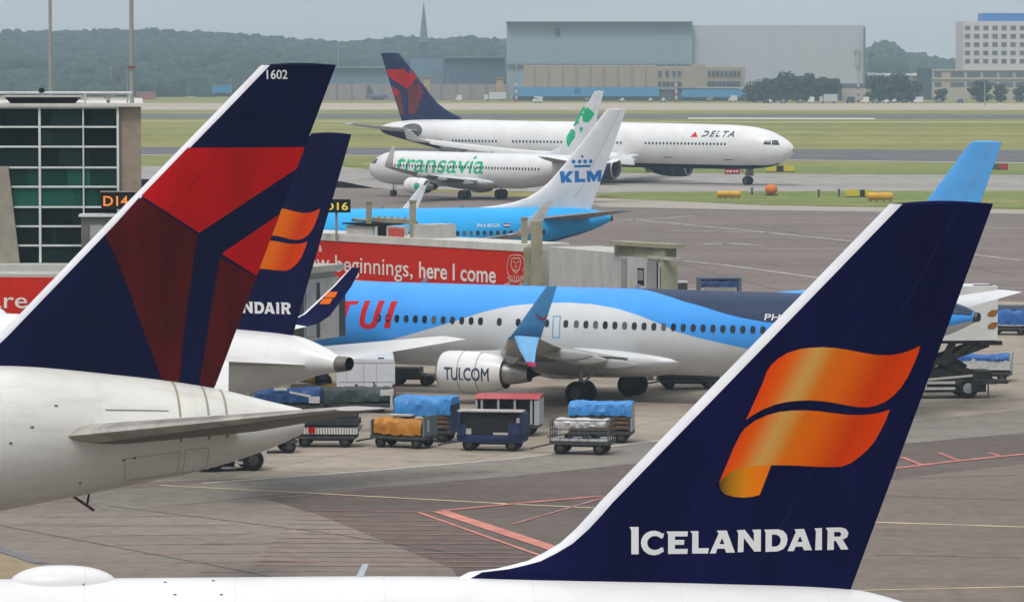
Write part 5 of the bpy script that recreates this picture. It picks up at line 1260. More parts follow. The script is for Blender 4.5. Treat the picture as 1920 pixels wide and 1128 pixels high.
# dark trailer and tug under the tail of the wide body
t = cart('flat_trailer', 'dark flat trailer showing its wheels behind the white bodied tug', 508, 848, 14, 'trailer'); base_cart(t, 2.0, 1.4, .55, .28); mb = MB(); mb.box((0, 0, .68), (2.0, 1.4, .12)); mb.build('deck', RUST, t)
t = cart('tow_tractor', 'low baggage tug with long dark bonnet and white rear body', 442, 880, 16, 'tow tractor', None)
mb = MB(); mb.loft([[(-1.35, y, z) for y, z in ((-.6, .22), (.6, .22), (.6, .5), (-.6, .5))], [(-.2, y, z) for y, z in ((-.72, .22), (.72, .22), (.72, .72), (-.72, .72))]]); mb.box((-.85, 0, .14), (1.4, 1.36, .1), 1); mb.build('bonnet', [PITBLACK, GALV], t)
mb = MB(); mb.box((.45, 0, .58), (1.3, 1.5, .6)); mb.box((.75, 0, 1.0), (.3, 1.3, .35)); mb.box((-.15, 0, 1.02), (.1, 1.2, .4)); mb.build('body', M('tug_white', (.55, .54, .50), .5, var=.15), t)
mb = MB(); mb.box((.3, 0, 1.02), (.45, .9, .3)); mb.box((.05, -.76, .6), (.25, .03, .35)); mb.build('seat', PITBLACK, t)
for x, r_ in ((-1.0, .26), (.55, .42)):
    for y in (-.68, .68): MB().wheel((x, y, r_), r_, .25, mi=0, hub=1).build('wheel', [BLACK, DARKMET], t)
# white box truck seen from behind
t = thing('service_truck', 'white boxy truck with red tail lamps below the far stabilizer', 'truck', (*G(686, 757).xy, .012), R(2))
mb = MB(); mb.loft([[(x * k, y, z) for x, y in ((-1.38, 0), (1.38, 0), (1.38, 5.2), (-1.38, 5.2))] for k, z in ((1, .38), (1, 1.9), (.95, 2.12))]); mb.build('box_body', M('truck_white', (.62, .64, .68), .5, var=.06), t)
mb = MB(); mb.box((0, 2.4, .3), (2.2, 4.6, .2)); mb.build('chassis', CHAS, t)
for x in (-1.05, 1.05):
    for y in (.9, 4.3): MB().wheel((x, y, .36), .36, .26, (1, 0, 0), 0, 1).build('wheel', [BLACK, GALV], t)
for x in (-.45, 1.33):
    mb = MB()
    for z in (.62, .84): mb.loft([[(x + .09 * cos(2 * pi * k / 12), -.03 - o, z + .1 * sin(2 * pi * k / 12)) for k in range(12)] for o in (0, .03)])
    mb.build('tail_lamp', M('lamp_red', (.16, .012, .015), .4), t)
mb = MB()
for a, b in (((-.9, 1.0), (-.9, 1.75)), ((-.1, .45), (-.1, 2.0)), ((.5, .45), (.5, 2.0)), ((-1.3, 1.95), (1.3, 1.95)), ((-1.3, 1.05), (1.3, 1.05))): mb.tube((a[0], -.012, a[1]), (b[0], -.012, b[1]), .014, n=4)
mb.build('door_seam', M('seam_pale', (.42, .42, .45), .6), t)
mb = MB(); mb.box((.42, -.02, .8), (.14, .03, .2)); mb.box((.55, -.02, .68), (.2, .03, .08)); mb.box((.38, -.02, 1.0), (.08, .03, .1)); mb.build('door_handle', M('handle_dark', (.08, .09, .07), .6), t)
mb = MB(); mb.box((.72, .2, 2.14), (.3, .2, .05)); mb.build('roof_light', PITBLACK, t)
# tarpaulin heap on a dolly, blue covered cart, belt loader
t = cart('covered_dolly', 'low dolly heaped under dark green sheets before the white truck', 668, 772, -4, 'dolly'); base_cart(t, 3.4, 1.5, .45); 
tarp_mesh(3.5, 1.6, .5, 1.12, -.02, (-.1, .1), 31, .5).build('tarpaulin', TARPG, t)
mb = MB(); mb.box((1.5, -.6, .95), (.6, .5, .25)); mb.box((1.72, -.85, .7), (.1, .1, .7)); mb.build('end_board', M('end_board_white', (.5, .48, .45), .6), t)
t = cart('covered_dolly', 'dolly with dark blue and silver sheeting under the white tail cone', 542, 775, -3, 'dolly'); base_cart(t, 3.2, 1.5, .45)
tarp_mesh(3.0, 1.6, .5, 1.25, .1, (0, .1), 41, .6).build('tarpaulin', M('navy_tarpaulin', (.012, .05, .16), .5, var=.4, scale=3, bump=.4), t)
mb = MB(); mb.box((.6, -.82, .95), (1.0, .04, .10), ry=.2); mb.box((1.25, -.84, .7), (.5, .05, .3)); mb.box((-.3, -.83, 1.18), (.6, .05, .1)); mb.build('silver_flap', SILV, t)
t = cart('belt_loader', 'yellow and black belt loader end behind the white tail cone', 600, 752, 8, 'belt loader', None)
mb = MB(); mb.box((-.2, .4, .5), (2.2, 1.3, .5)); mb.box((.1, .2, 1.22), (.62, .7, .75), 1); mb.tube((-1.6, .4, 1.15), (.1, .4, .9), .16, 2); mb.box((.62, .2, 1.75), (.35, .3, .3), 1); mb.box((.55, .0, .75), (.8, .3, .06), 2)
mb.build('body', [M('loader_ochre', (.30, .22, .05), .6), PITBLACK, M('loader_yellow', (.55, .30, .02), .5)], t)
for x in (-.9, .6):
    for y in (-.1, .95): MB().wheel((x, y, .3), .3, .2, mi=0, hub=1, n=14).build('wheel', [BLACK, DARKMET], t)
mb = MB(); mb.loft([[(.1 + .27 * cos(2 * pi * k / 4 + pi / 4) * 1.1, -.16 - o, 1.25 + .3 * sin(2 * pi * k / 4 + pi / 4)) for k in range(4)] for o in (0, .02)]); mb.build('screen', M('screen_dark', (.03, .035, .07), .3), t)
# equipment beyond the aircraft
t = cart('flat_trailer', 'dark low trailer seen between wheels under the sky blue jet', 1290, 728, 4, 'trailer'); base_cart(t, 3.0, 1.5, .5, .26); mb = MB(); mb.box((0, 0, .62), (3.0, 1.5, .16)); mb.build('deck', CHAS, t)
t = cart('flat_trailer', 'small dark trailer beyond the white engine', 775, 722, -10, 'trailer'); base_cart(t, 2.2, 1.4, .55, .26); mb = MB(); mb.box((-.3, 0, .75), (1.4, 1.2, .3)); mb.tube((.5, 0, .6), (1.3, 0, .25), .06); mb.build('deck', CHAS, t)
t = thing('cargo_cart', 'dark blue curtained cargo cart beyond the sky blue jet', 'cargo cart', (*G(1348, 566).xy, .012), R(2), 'baggage carts and dollies on the stand'); base_cart(t, 2.9, 1.5, .45)
mb = MB(); mb.box((0, 0, 1.6), (2.9, 1.5, .1)); mb.box((-1.36, 0, 1.05), (.2, 1.5, 1.1)); mb.box((1.36, 0, 1.05), (.2, 1.5, 1.1)); mb.build('frame', M('cart_slate', (.09, .11, .14), .6), t)
tarp_mesh(2.5, 1.4, 1.0, 1.58, .04, seed=51).build('curtain', M('curtain_blue', (.02, .055, .18), .5, var=.3), t); mb = MB(); mb.box((0, -.5, .8), (2.0, .3, .25)); mb.build('load', M('load_grey', (.30, .31, .30), .7), t)
t = thing('power_unit', 'dark square ground unit beside the white bridge cab', 'ground unit', (*G(1278, 566).xy, .012), R(0)); mb = MB(); mb.box((0, 0, .75), (.72, 1.4, 1.1)); mb.build('body', M('unit_dark', (.035, .04, .045), .6), t)
mb = MB(); mb.box((0, 0, 1.34), (.78, 1.45, .07)); mb.build('lid', M('lid_pale', (.45, .44, .42), .6), t)
for y in (-.5, .5): MB().wheel((0, y, .2), .2, .5, (1, 0, 0), 0, 1, 12).build('wheel', [BLACK, DARKMET], t)
t = cart('cargo_cart', 'blue cargo cart at the right edge beyond the catering box', 1893, 627, -12, 'cargo cart'); base_cart(t, 2.2, 1.5, .45)
tarp_mesh(2.0, 1.5, .6, 1.55, .03, seed=61).build('curtain', TARPB2, t); mb = MB(); mb.box((0, 0, 1.62), (1.6, 1.2, .22)); mb.box((1.02, 0, 1.0), (.1, 1.4, 1.0)); mb.build('frame', M('cart_slate', (.09, .11, .14), .6), t)
t = cart('baggage_cart', 'silver sided cart with blue sheet on top at the right, under the raised catering box', 1842, 714, -8); base_cart(t, 3.0, 1.5, .5, .24)
mb = MB(); mb.box((0, 0, .92), (2.8, 1.45, .62)); mb.build('side_panels', SILV, t); tarp_mesh(2.7, 1.5, 1.05, 1.42, .1, seed=71, top=.6).build('tarpaulin', TARPB2, t)
mb = MB()
for y in (-.7, -.23, .23, .7): mb.tube((1.46, y, .5), (1.52, y, 1.5), .03)
for z in (.7, .95, 1.2, 1.45): mb.tube((1.5, -.72, z), (1.5, .72, z), .03)
mb.build('end_rails', M('rail_blue_grey', (.25, .32, .40), .5), t)
# scissor-lift catering truck
t = thing('catering_truck', 'catering truck with white box raised on black scissor lift, orange marks on the box', 'catering truck', (20.6, 205.3, .012), R(6))
CW = M('catering_white', (.70, .70, .68), .45, var=.06)
mb = MB(); mb.box((-.2, 0, 4.1), (5.6, 2.4, 2.6)); mb.build('cargo_box', CW, t)
mb = MB(); mb.box((-.2, 0, 2.72), (5.4, 2.2, .14)); mb.box((2.3, -1.0, 2.66), (1.1, .25, .2))
for y in (-.95, .95):
    for a, b in (((-2.6, .95), (2.2, 2.62)), ((-2.6, 2.62), (2.2, .95))):
        d_ = Vector((b[0] - a[0], 0, b[1] - a[1])); mb.box(((a[0] + b[0]) / 2, y * (1 if a[1] < b[1] else .9), (a[1] + b[1]) / 2), (d_.length, .14, .3), ry=-atan2(d_.z, d_.x))
mb.box((-.4, 0, 1.15), (3.4, 1.8, .5)); mb.box((-1.2, -.6, 1.7), (1.6, .6, .7)); mb.box((.3, -.9, 2.35), (.3, .3, .8), ry=.5); mb.box((.75, -1.0, 2.2), (1.9, .16, .2), ry=-.62); mb.box((.5, -.7, 1.45), (1.6, .4, .3), ry=.45); mb.box((1.6, -1.0, .62), (.5, .4, .5)); mb.box((-.2, -.5, .55), (4.6, 1.0, .5)); mb.box((-.9, -.95, 2.0), (.16, .16, 1.3), ry=.2); mb.box((1.9, -.2, 1.05), (1.0, 1.6, .5)); mb.box((-1.9, 0, 2.2), (1.2, 1.6, .5)); mb.box((.9, 0, 1.5), (.5, 1.3, .5), ry=.6); mb.tube((-.2, -.9, 1.78), (-.2, .9, 1.78), .12); mb.tube((-.6, 0, 1.0), (1.2, 0, 2.3), .1)
mb.build('scissor_lift', M('lift_black', (.022, .020, .016), .6, var=.4), t)
mb = MB(); mb.box((-.6, 0, .8), (6.4, 2.2, .24)); mb.box((2.9, 0, .72), (.9, .6, .16)); mb.box((2.2, -1.0, .35), (.06, .06, .6)); mb.build('chassis', CHAS, t)
mb = MB(); mb.box((.3, -1.13, 1.02), (2.2, .05, .10), ry=-.08)
for z in (.5, .78): mb.box((-.55, -1.15, z), (2.2, .05, .12))
for x in (-1.6, -.9): mb.box((x, -1.15, .62), (.12, .05, .4))
mb.build('side_guard', M('guard_pale', (.5, .5, .46), .5), t)
for x in (-3.0, 1.2):
    for y in (-.95, .95): MB().wheel((x, y, .5), .5, .32, mi=0, hub=1).build('wheel', [BLACK, GALV], t)
mb = MB(); mb.box((-3.9, 0, 1.35), (1.4, 2.2, 1.9)); mb.build('cab', CW, t); mb = MB(); mb.box((-4.1, 0, 1.75), (1.06, 2.24, .7)); mb.build('cab_window', GLASS, t)
mb = MB()
for z in (4.1, 3.5): mb.loft([[(2.62 - .52 * k, -1.21 - o, zz) for k, zz in ((1.0, z - .14), (.95, z + .02), (.6, z + .16), (0, z + .17), (.1, z + .0), (.35, z - .15))] for o in (0, .012)])
mb.build('orange_mark', M('mark_brown_orange', (.33, .13, .02), .5), t)
mb = MB(); mb.box((2.0, -.6, 5.42), (.9, .4, .05)); mb.build('roof_hatch', M('hatch_dark', (.06, .065, .06), .6), t)

# ------------------------------------------------------------------ signs and lamps on the field
YS = M('sign_yellow', (.60, .50, .02), .5, var=.08); OS = M('barrier_orange', (.66, .17, .02), .6, var=.12); YB = M('barrier_amber', (.62, .34, .02), .6, var=.12); RS = M('sign_red', (.40, .015, .025), .5, var=.08); SBL = M('sign_black', (.015, .015, .015), .6)
def field_sign(label, u0, u1, v0, v1, cols, group='airfield signs'):
    p = G((u0 + u1) / 2, v1); k = p.y / FPX; w, h = (u1 - u0) * k, (v1 - v0) * k
    t = thing('airfield_sign', label, 'airfield sign', (p.x, p.y, .02), 0, group)
    x = -w / 2
    for frac, m_ in cols:
        mb = MB(); mb.box((x + w * frac / 2, 0, .12 + (h - .12) / 2), (w * frac - .04, .22, h - .12)); mb.build('panel', m_, t); x += w * frac
    mb = MB(); mb.box((0, 0, .08), (w * 1.02, .3, .10))
    for q in (-.4, 0, .4): mb.box((w * q, 0, .1), (.09, .12, .26))
    mb.build('base', CHAS, t); 
    return t, w, h
t, w, h = field_sign('red airfield sign with white figures under the belly of the long jet', 1359, 1388, 317, 327, [(1, RS)])
mb = MB()
for q_ in (-.36, -.2, -.08, .12, .3): mb.box((w * q_, -.12, h * .56), (w * .09, .02, h * .34))
mb.build('lettering', LETWHITE, t)
t, w, h = field_sign('yellow airfield sign with black centre by the nose of the long jet', 1437, 1489, 311, 323, [(.36, YS), (.26, SBL), (.38, YS)])
t, w, h = field_sign('yellow sign with black square on the grass, beside an amber barrier', 1585, 1634, 356, 370, [(.55, YS), (.2, SBL), (.25, YS)])
t, w, h = field_sign('dark and red airfield sign right of the light blue fin', 1858, 1890, 307, 319, [(.5, M('sign_grey', (.08, .08, .07), .6)), (.5, RS)])
def barrier(label, u0, u1, v0, v1, m_):
    p = G((u0 + u1) / 2, v1); k = p.y / FPX; w, h = (u1 - u0) * k, (v1 - v0) * k; t = thing('field_barrier', label, 'barrier', (p.x, p.y, .02), 0, 'amber barriers on the grass')
    mb = MB(); n = 14; mb.loft([[(x, .38 * q * cos(2 * pi * j / n), h * .6 + h * .4 * q * sin(2 * pi * j / n)) for j in range(n)] for x, q in ((-w / 2, .5), (-w / 2 + .12, .95), (-w / 4, 1), (w / 4, 1), (w / 2 - .12, .95), (w / 2, .5))]); mb.build('drum', m_, t)
    mb = MB()
    for q in (-.38, -.13, .13, .38): mb.box((w * q, 0, h * .15), (.3, .5, h * .3))
    mb.build('foot', M('barrier_foot', (.30, .17, .03), .7), t); return t
barrier('long amber barrier on the grass under the red sign', 1344, 1390, 358, 373, YB); barrier('amber barrier right of the yellow sign with black square', 1626, 1675, 361, 379, YB)
t = thing('marker_ball', 'orange round marker on the grass between the amber barriers', 'marker', (*G(1446, 367).xy, .02)); mb = MB()
mb.loft([[(.75 * sin(pi * i / 10) * cos(2 * pi * j / 16), .75 * sin(pi * i / 10) * sin(2 * pi * j / 16), .72 - .62 * cos(pi * i / 10)) for j in range(16)] for i in range(1, 10)]); mb.build('ball', OS, t)
mb = MB(); mb.box((0, 0, .1), (1.5, .6, .12)); mb.build('base', CHAS, t)
t = thing('marker_board', 'brown marker board on the grass below the long jet', 'marker', (*G(1216, 323).xy, .02)); mb = MB(); mb.box((0, 0, .45), (.8, .15, .75)); mb.build('board', M('board_dark', (.09, .07, .04), .7), t); mb = MB(); mb.box((0, 0, .06), (.9, .3, .1)); mb.build('base', CHAS, t)
for i, (u, v) in enumerate(((1535, 370), (1573, 369), (1410, 366))):
    t = thing('edge_light', 'short dark edge light post on the green strip', 'edge light', (*G(u, v).xy, .02), 0, 'edge lights on the green strip'); mb = MB(); mb.tube((0, 0, 0), (0, 0, .75), .1); mb.box((0, 0, .8), (.3, .3, .14)); mb.build('lamp', CHAS, t)

# ------------------------------------------------------------------ far side of the field
def far_box(mb, u0, u1, vt, Y, depth, mi=0, vb=None):
    x0, x1 = at(u0, 150, Y).x, at(u1, 150, Y).x; zt = at(0, vt, Y).z; zb = 0 if vb is None else at(0, vb, Y).z
    return mb.box(((x0 + x1) / 2, Y + depth / 2, (zt + zb) / 2), (x1 - x0, depth, zt - zb), mi)
def far_thing(name, label, cat, u, Y, group=None): return thing(name, label, cat, (at(u, 150, Y).x, Y, 0), 0, group)
def fin_(mb, name, m_, t): return rel(mb, t).build(name, m_, t)
HB = M('hangar_blue_grey', (.27, .345, .405), .7, var=.04, scale=.08, stretch=(1, 1, .1)); HL = M('hangar_light_grey', (.45, .465, .505), .7, var=.03, scale=.3, stretch=(2, 1, .05))
BEIGEF = M('far_beige', (.345, .29, .22), .8, var=.06, scale=.1); BLUEF = M('far_blue_band', (.07, .27, .50), .6, var=.06, scale=.1); DKF = M('far_dark', (.06, .075, .10), .6, var=.3, scale=.2)
t = far_thing('hangar', 'huge hangar, blue grey at left and pale grey at right, behind the long jet', 'hangar', 1290, 1640)
mb = MB(); far_box(mb, 950, 1298, 42, 1640, 130); fin_(mb, 'wall', HB, t)
mb = MB(); far_box(mb, 1298.3, 1621, 47.5, 1643, 120); fin_(mb, 'wall', HL, t)
mb = MB(); far_box(mb, 949, 1299, 40.5, 1637, 134, vb=42.2); far_box(mb, 1619.5, 1622.5, 52, 1641, 100); far_box(mb, 951, 1297, 120, 1639, .5, vb=124); fin_(mb, 'trim', M('hangar_trim', (.14, .16, .17), .7), t)
mb = MB(); far_box(mb, 1041, 1050, 54, 1639.5, .3, vb=67); fin_(mb, 'vent', M('vent_dark', (.08, .11, .13), .7), t)
mb = MB(); far_box(mb, 1600, 1612, 93, 1642, .4, vb=95.5); far_box(mb, 1604, 1612, 95.5, 1642.2, .3, vb=125); fin_(mb, 'stair_panel', M('hangar_pale_panel', (.40, .37, .33), .7), t)
t = far_thing('low_workshop', 'long beige workshop with bright blue base stripe in front of the huge hangar', 'workshop', 1180, 1575)
mb = MB(); far_box(mb, 982, 1232, 123, 1575, 50, vb=163.5); far_box(mb, 1232, 1397, 125.5, 1575, 50, vb=163.5); far_box(mb, 1300, 1322, 121, 1580, 30, vb=126); fin_(mb, 'wall', BEIGEF, t)
mb = MB(); far_box(mb, 962, 1236, 163.5, 1574.5, 50, vb=181); far_box(mb, 1278, 1396, 168, 1574.5, 50, vb=182.5); fin_(mb, 'blue_stripe', BLUEF, t)
mb = MB(); far_box(mb, 962, 1236, 181, 1575.5, 48); far_box(mb, 1278, 1397, 182.5, 1575.5, 48); far_box(mb, 1236, 1278, 170, 1576, 40); fin_(mb, 'base', M('base_dark_grey', (.10, .115, .12), .8, var=.3, scale=.15), t)  # dark grey foot of the walls and dark entrance
mb = MB(); far_box(mb, 1077, 1088, 166, 1574.2, 1, vb=174); fin_(mb, 'door', M('stripe_darker_blue', (.04, .15, .36), .6), t)
for v0, v1, us in ((133, 141, (1234, 1248, 1261, 1271)), (153, 161, (1234, 1242, 1250, 1258, 1266, 1272)), (133, 142, tuple(range(1327, 1388, 8))), (152.5, 162, tuple(range(1327, 1388, 7)))):
    for u in us: mb = MB(); far_box(mb, u, u + 5.2, v0, 1574.3, .6, vb=v1); fin_(mb, 'window', DKF, t)
for k in range(9): mb = MB(); far_box(mb, 1002 + 26 * k, 1002.7 + 26 * k, 123.5, 1574.4, .3, vb=163); fin_(mb, 'wall_joint', M('joint_pale', (.27, .23, .18), .8), t)
# white block with blue roof box and its low neighbour
t = far_thing('office_block', 'white office block with rows of small windows and blue box on its roof', 'office block', 1870, 1700)
mb = MB(); far_box(mb, 1806, 1990, 40, 1700, 30); fin_(mb, 'wall', M('office_white', (.60, .56, .58), .7, var=.03), t)
mb = MB(); far_box(mb, 1843, 1990, 25, 1702, 20, vb=40); fin_(mb, 'roof_box', M('roof_box_blue', (.03, .19, .52), .5, var=.05), t)
for r_ in range(5):
    for c in range(10):
        mb = MB(); u = 1809 + 17.1 * c; v = 48.5 + 15.6 * r_; far_box(mb, u, u + 9.5, v, 1699.8, .6, vb=v + 7.6); fin_(mb, 'window', M('office_glass', (.11, .12, .15), .4, var=.3, scale=.3), t)
t = far_thing('low_office', 'two storey beige office with window strips below the white block', 'office', 1840, 1620)
mb = MB(); far_box(mb, 1748, 2000, 131, 1620, 30); fin_(mb, 'wall', M('office_beige', (.42, .37, .30), .7, var=.04), t)
mb = MB(); far_box(mb, 1733, 1748, 128, 1622, 30); fin_(mb, 'end_wall', M('office_dark_end', (.05, .075, .10), .7), t)
for v0, v1 in ((136, 143.5), (154, 161.5)):
    for c in range(8):
        mb = MB(); far_box(mb, 1752 + 30.5 * c, 1752 + 30.5 * c + (13 if c == 0 else 25), v0, 1619.7, .6, vb=v1); fin_(mb, 'window', M('office_glass', (.11, .12, .15), .4), t)
mb = MB()
for v in (132, 148.5): far_box(mb, 1746, 2000, v - 1, 1619.5, .5, vb=v + .4)
fin_(mb, 'cornice', M('cornice_pale', (.50, .46, .41), .7), t)
# grey-blue sheds left of the hangar, fence wall, church
t = far_thing('shed_building', 'flat roofed pale blue shed left of the darker shed', 'shed', 740, 1760); mb = MB(); far_box(mb, 600, 832, 127, 1760, 40); far_box(mb, 770, 832, 110, 1765, 30); fin_(mb, 'wall', M('shed_blue', (.13, .195, .25), .7, var=.04, scale=.05), t)
mb = MB(); far_box(mb, 598, 770, 126, 1758, 44, vb=127.2); fin_(mb, 'roof', M('shed_roof', (.24, .29, .31), .7), t)
t = far_thing('shed_building', 'darker slate blue shed next to the huge hangar', 'shed', 890, 1740); mb = MB(); far_box(mb, 832.5, 946, 108, 1740, 40); fin_(mb, 'wall', M('shed_slate', (.07, .11, .165), .7, var=.05, scale=.05), t)
mb = MB(); far_box(mb, 832, 948, 107, 1738, 44, vb=108.4); fin_(mb, 'roof', M('shed_roof', (.24, .29, .31), .7), t)
t = far_thing('blast_wall', 'long pinkish wall along the far side of the field', 'wall', 780, 1600); mb = MB(); far_box(mb, 560, 955, 158, 1600, 4); fin_(mb, 'wall', M('wall_pinkish', (.29, .245, .24), .8, var=.07, scale=.05, stretch=(1, 1, .2)), t)
mb = MB()
for k in range(14): far_box(mb, 575 + 28 * k, 575.6 + 28 * k, 157, 1599.5, 1)
fin_(mb, 'joints', M('joint_dark', (.22, .19, .16), .8), t)
t = far_thing('low_shed', 'low dark shed behind the right end of the dark tree clump', 'shed', 1556, 1590); mb = MB(); far_box(mb, 1530, 1575, 148, 1590, 20); fin_(mb, 'wall', M('shed_dark', (.07, .075, .085), .8), t); mb = MB(); far_box(mb, 1529, 1576, 146.8, 1589, 22, vb=148.2); fin_(mb, 'roof', M('shed_roof', (.24, .29, .31), .7), t)
t = far_thing('low_shed', 'pale low shed standing between the hangar end and the trees', 'shed', 1600, 1600); mb = MB(); far_box(mb, 1578, 1632, 166, 1600, 15); fin_(mb, 'wall', M('shed_pale', (.42, .39, .36), .8), t); mb = MB(); far_box(mb, 1577, 1633, 157, 1601, 15, vb=166.2); fin_(mb, 'roof', M('shed_roof_dark', (.09, .10, .11), .7), t)
t = far_thing('low_shed', 'white roofed shed showing over the trees left of the beige office', 'shed', 1680, 1680); mb = MB(); far_box(mb, 1626, 1738, 142, 1680, 30); fin_(mb, 'wall', M('shed_grey', (.30, .29, .28), .8), t)
mb = MB()
for q_ in range(4): far_box(mb, 1626 + 28 * q_, 1648 + 28 * q_, 137.5 + .6 * (q_ % 2), 1679, 30, vb=142.1)
fin_(mb, 'roof', M('shed_white_roof', (.75, .75, .77), .6), t)
t = far_thing('church', 'church with tall slate spire rising above the distant trees', 'church', 794, 2280)
mb = MB(); far_box(mb, 786, 803, 79, 2280, 4.8); fin_(mb, 'tower', M('church_stone', (.06, .07, .08), .8), t)
mb = MB(); c0_ = at(794.5, 79, 2282.4); n = 8
mb.loft([[(c0_.x + r_ * cos(2 * pi * (k + .5) / n), 2282.4 + r_ * sin(2 * pi * (k + .5) / n), at(0, v, 2280).z) for k in range(n)] for r_, v in ((2.7, 79), (2.1, 66), (1.5, 45), (.8, 25), (.25, 8), (.05, 2))]); fin_(mb, 'spire', M('spire_slate', (.12, .15, .17), .7), t)
for u in (789.5, 797): mb = MB(); far_box(mb, u, u + 3.4, 84, 2279.6, .5, vb=101); fin_(mb, 'belfry_opening', DKF, t)
mb = MB(); far_box(mb, 800, 850, 104, 2290, 12); fin_(mb, 'nave', M('church_stone', (.06, .07, .08), .8), t)
# containers, vans, lorries
def far_container(label, u0, u1, v0, v1, m_, Y, group='containers by the far fence'):
    t = far_thing('shipping_container', label, 'container', (u0 + u1) / 2, Y, group); mb = MB(); far_box(mb, u0, u1, v0, Y, 3, vb=v1); n = int(u1 - u0) // 3
    for k in range(n): far_box(mb, u0 + 3 * k, u0 + 3 * k + 1, v0 + .5, Y - .12, .14, vb=v1 - .5)
    fin_(mb, 'body', m_, t); mb = MB(); far_box(mb, u0 - .3, u1 + .3, v0 - .6, Y - .2, 3.4, vb=v0 + .2); fin_(mb, 'lid', M('lid_far', (.3, .3, .3), .7), t)
    return t
far_container('rusty red container stack on the far field, near the masts', 256, 291, 173, 187, M('container_rust', (.36, .15, .12), .8, var=.2, scale=.3), 1560); far_container('bright blue container on the far field beside the nearest navy and red tail', 397, 434, 160, 174, M('container_blue', (.05, .26, .5), .6), 1650)
def vehicle(kind, label, u, v, w, col, rz=0.0, group='vehicles parked on the far side'):
    p = G(u, v); k = w * p.y / FPX; t = thing(kind, label, {'parked_van': 'van', 'parked_car': 'car', 'parked_lorry': 'lorry'}[kind], (p.x, p.y, 0), rz, group)
    Lx = k; Hh = {'parked_van': 2.3, 'parked_car': 1.5, 'parked_lorry': 3.3}[kind]; m_ = M('vehicle_' + col[0], col[1], .4, var=.05)
    mb = MB()
    if kind == 'parked_lorry': mb.box((.12 * Lx, 0, Hh * .58), (Lx * .76, 2.4, Hh * .78)); mb.box((-Lx * .39, 0, Hh * .42), (Lx * .18, 2.3, Hh * .6))
    elif kind == 'parked_van': mb.loft([[(-Lx / 2, y, z) for y, z in ((-.95, .4), (.95, .4), (.95, 1.1), (-.95, 1.1))], [(-Lx * .42, y, z) for y, z in ((-.98, .4), (.98, .4), (.98, 1.25), (-.98, 1.25))], [(-Lx * .24, y, z) for y, z in ((-.98, .4), (.98, .4), (.9, Hh), (-.9, Hh))], [(Lx / 2, y, z) for y, z in ((-.98, .4), (.98, .4), (.92, Hh), (-.92, Hh))]])
    else: mb.loft([[(x, y * .88, z) for y, z in ((-1, .35), (1, .35), (.95, h1), (-.95, h1))] for x, h1 in ((-Lx / 2, .65), (-Lx * .45, .82), (-Lx * .22, .95), (-Lx * .06, 1.42), (Lx * .22, 1.48), (Lx * .42, 1.0), (Lx / 2, .85))])
    mb.build('body', m_, t)
    mb = MB(); mb.box((-Lx * .05 if kind == 'parked_car' else -Lx * .34, 0, Hh * .74), (Lx * .32 if kind == 'parked_car' else Lx * .12, 2.0 if kind != 'parked_car' else 1.66, Hh * .2)); mb.build('window', DKF, t)
    for x in (-.32, .32):
        mb = MB(); mb.wheel((Lx * x, 0, .34), .34, 1.9 if kind != 'parked_lorry' else 2.4, n=12); mb.build('wheel', BLACK, t)
    return t
WV = ('white', (.62, .62, .62)); GV = ('grey', (.22, .23, .25)); DV = ('dark', (.04, .045, .06)); BV = ('blue', (.04, .10, .25))
vehicle('parked_lorry', 'white lorry on the far road left of the huge hangar', 928, 189, 42, WV); vehicle('parked_van', 'white van by the red and white mast at the hangar corner', 1008, 193, 16, WV, .5)
vehicle('parked_van', 'small white van below the left part of the blue stripe', 1037, 189, 15, WV)
for u, w, kd, c, lb in ((1166, 10, 'parked_car', WV, 'white car below the middle of the blue stripe'), (1219, 8, 'parked_car', WV, 'white car just left of the dark workshop entrance'), (1243, 9, 'parked_car', WV, 'white car in front of the dark workshop entrance'), (1374, 16, 'parked_van', WV, 'white van at the right end of the blue stripe'),
                      (1443, 9, 'parked_car', WV, 'white car at the left end of the dark tree clump'), (1468, 9, 'parked_car', GV, 'grey car under the left half of the dark tree clump'), (1500, 11, 'parked_car', GV, 'grey car below the middle of the dark tree clump'), (1521, 11, 'parked_van', WV, 'white van left of the silver lorry'), (1553, 34, 'parked_lorry', ('silver', (.45, .46, .46)), 'silver lorry right of the tree clump'),
                      (1594, 16, 'parked_van', DV, 'dark van right of the silver lorry'), (1622, 14, 'parked_van', WV, 'white van right of the red and white mast at the hangar end'), (1641, 13, 'parked_car', GV, 'grey car between white vans at the hangar end'), (1661, 12, 'parked_car', WV, 'white car farthest right of the hangar end group'), (1722, 17, 'parked_van', WV, 'white van standing alone by the beige office'), (1437, 12, 'parked_car', DV, 'dark car beside the white car at the clump')):
    vehicle(kd, lb, u, 194 if u > 1400 else 191, w, c)
for u, w, kd, c, lb in ((1305, 9, 'parked_car', DV, 'dark car right of the dark workshop entrance'), (1330, 12, 'parked_van', GV, 'grey van below the right part of the blue stripe'), (1676, 10, 'parked_car', WV, 'white car under the tallest tree between hangar and beige office'), (1695, 9, 'parked_car', BV, 'dark blue car under the low tree beside the beige office'), (1760, 11, 'parked_car', GV, 'grey car at the left end of the beige office'), (1800, 11, 'parked_car', BV, 'dark blue car before the middle of the beige office'), (860, 12, 'parked_van', WV, 'white van before the pinkish wall left of the lorry'), (1100, 10, 'parked_car', GV, 'grey car below the blue stripe left of its middle')):
    vehicle(kd, lb, u, 193 if u > 1400 else 190, w, c)
for u, w, c, lb in ((120, 9, WV, 'white van at the foot of the wood near the thinner mast'), (300, 9, WV, 'white van at the foot of the wood beside the rusty containers'), (334, 8, GV, 'grey van at the foot of the wood right of the rusty containers'), (374, 7, WV, 'white van left of the blue container')):
    vehicle('parked_van', lb, u, 180, w, c)
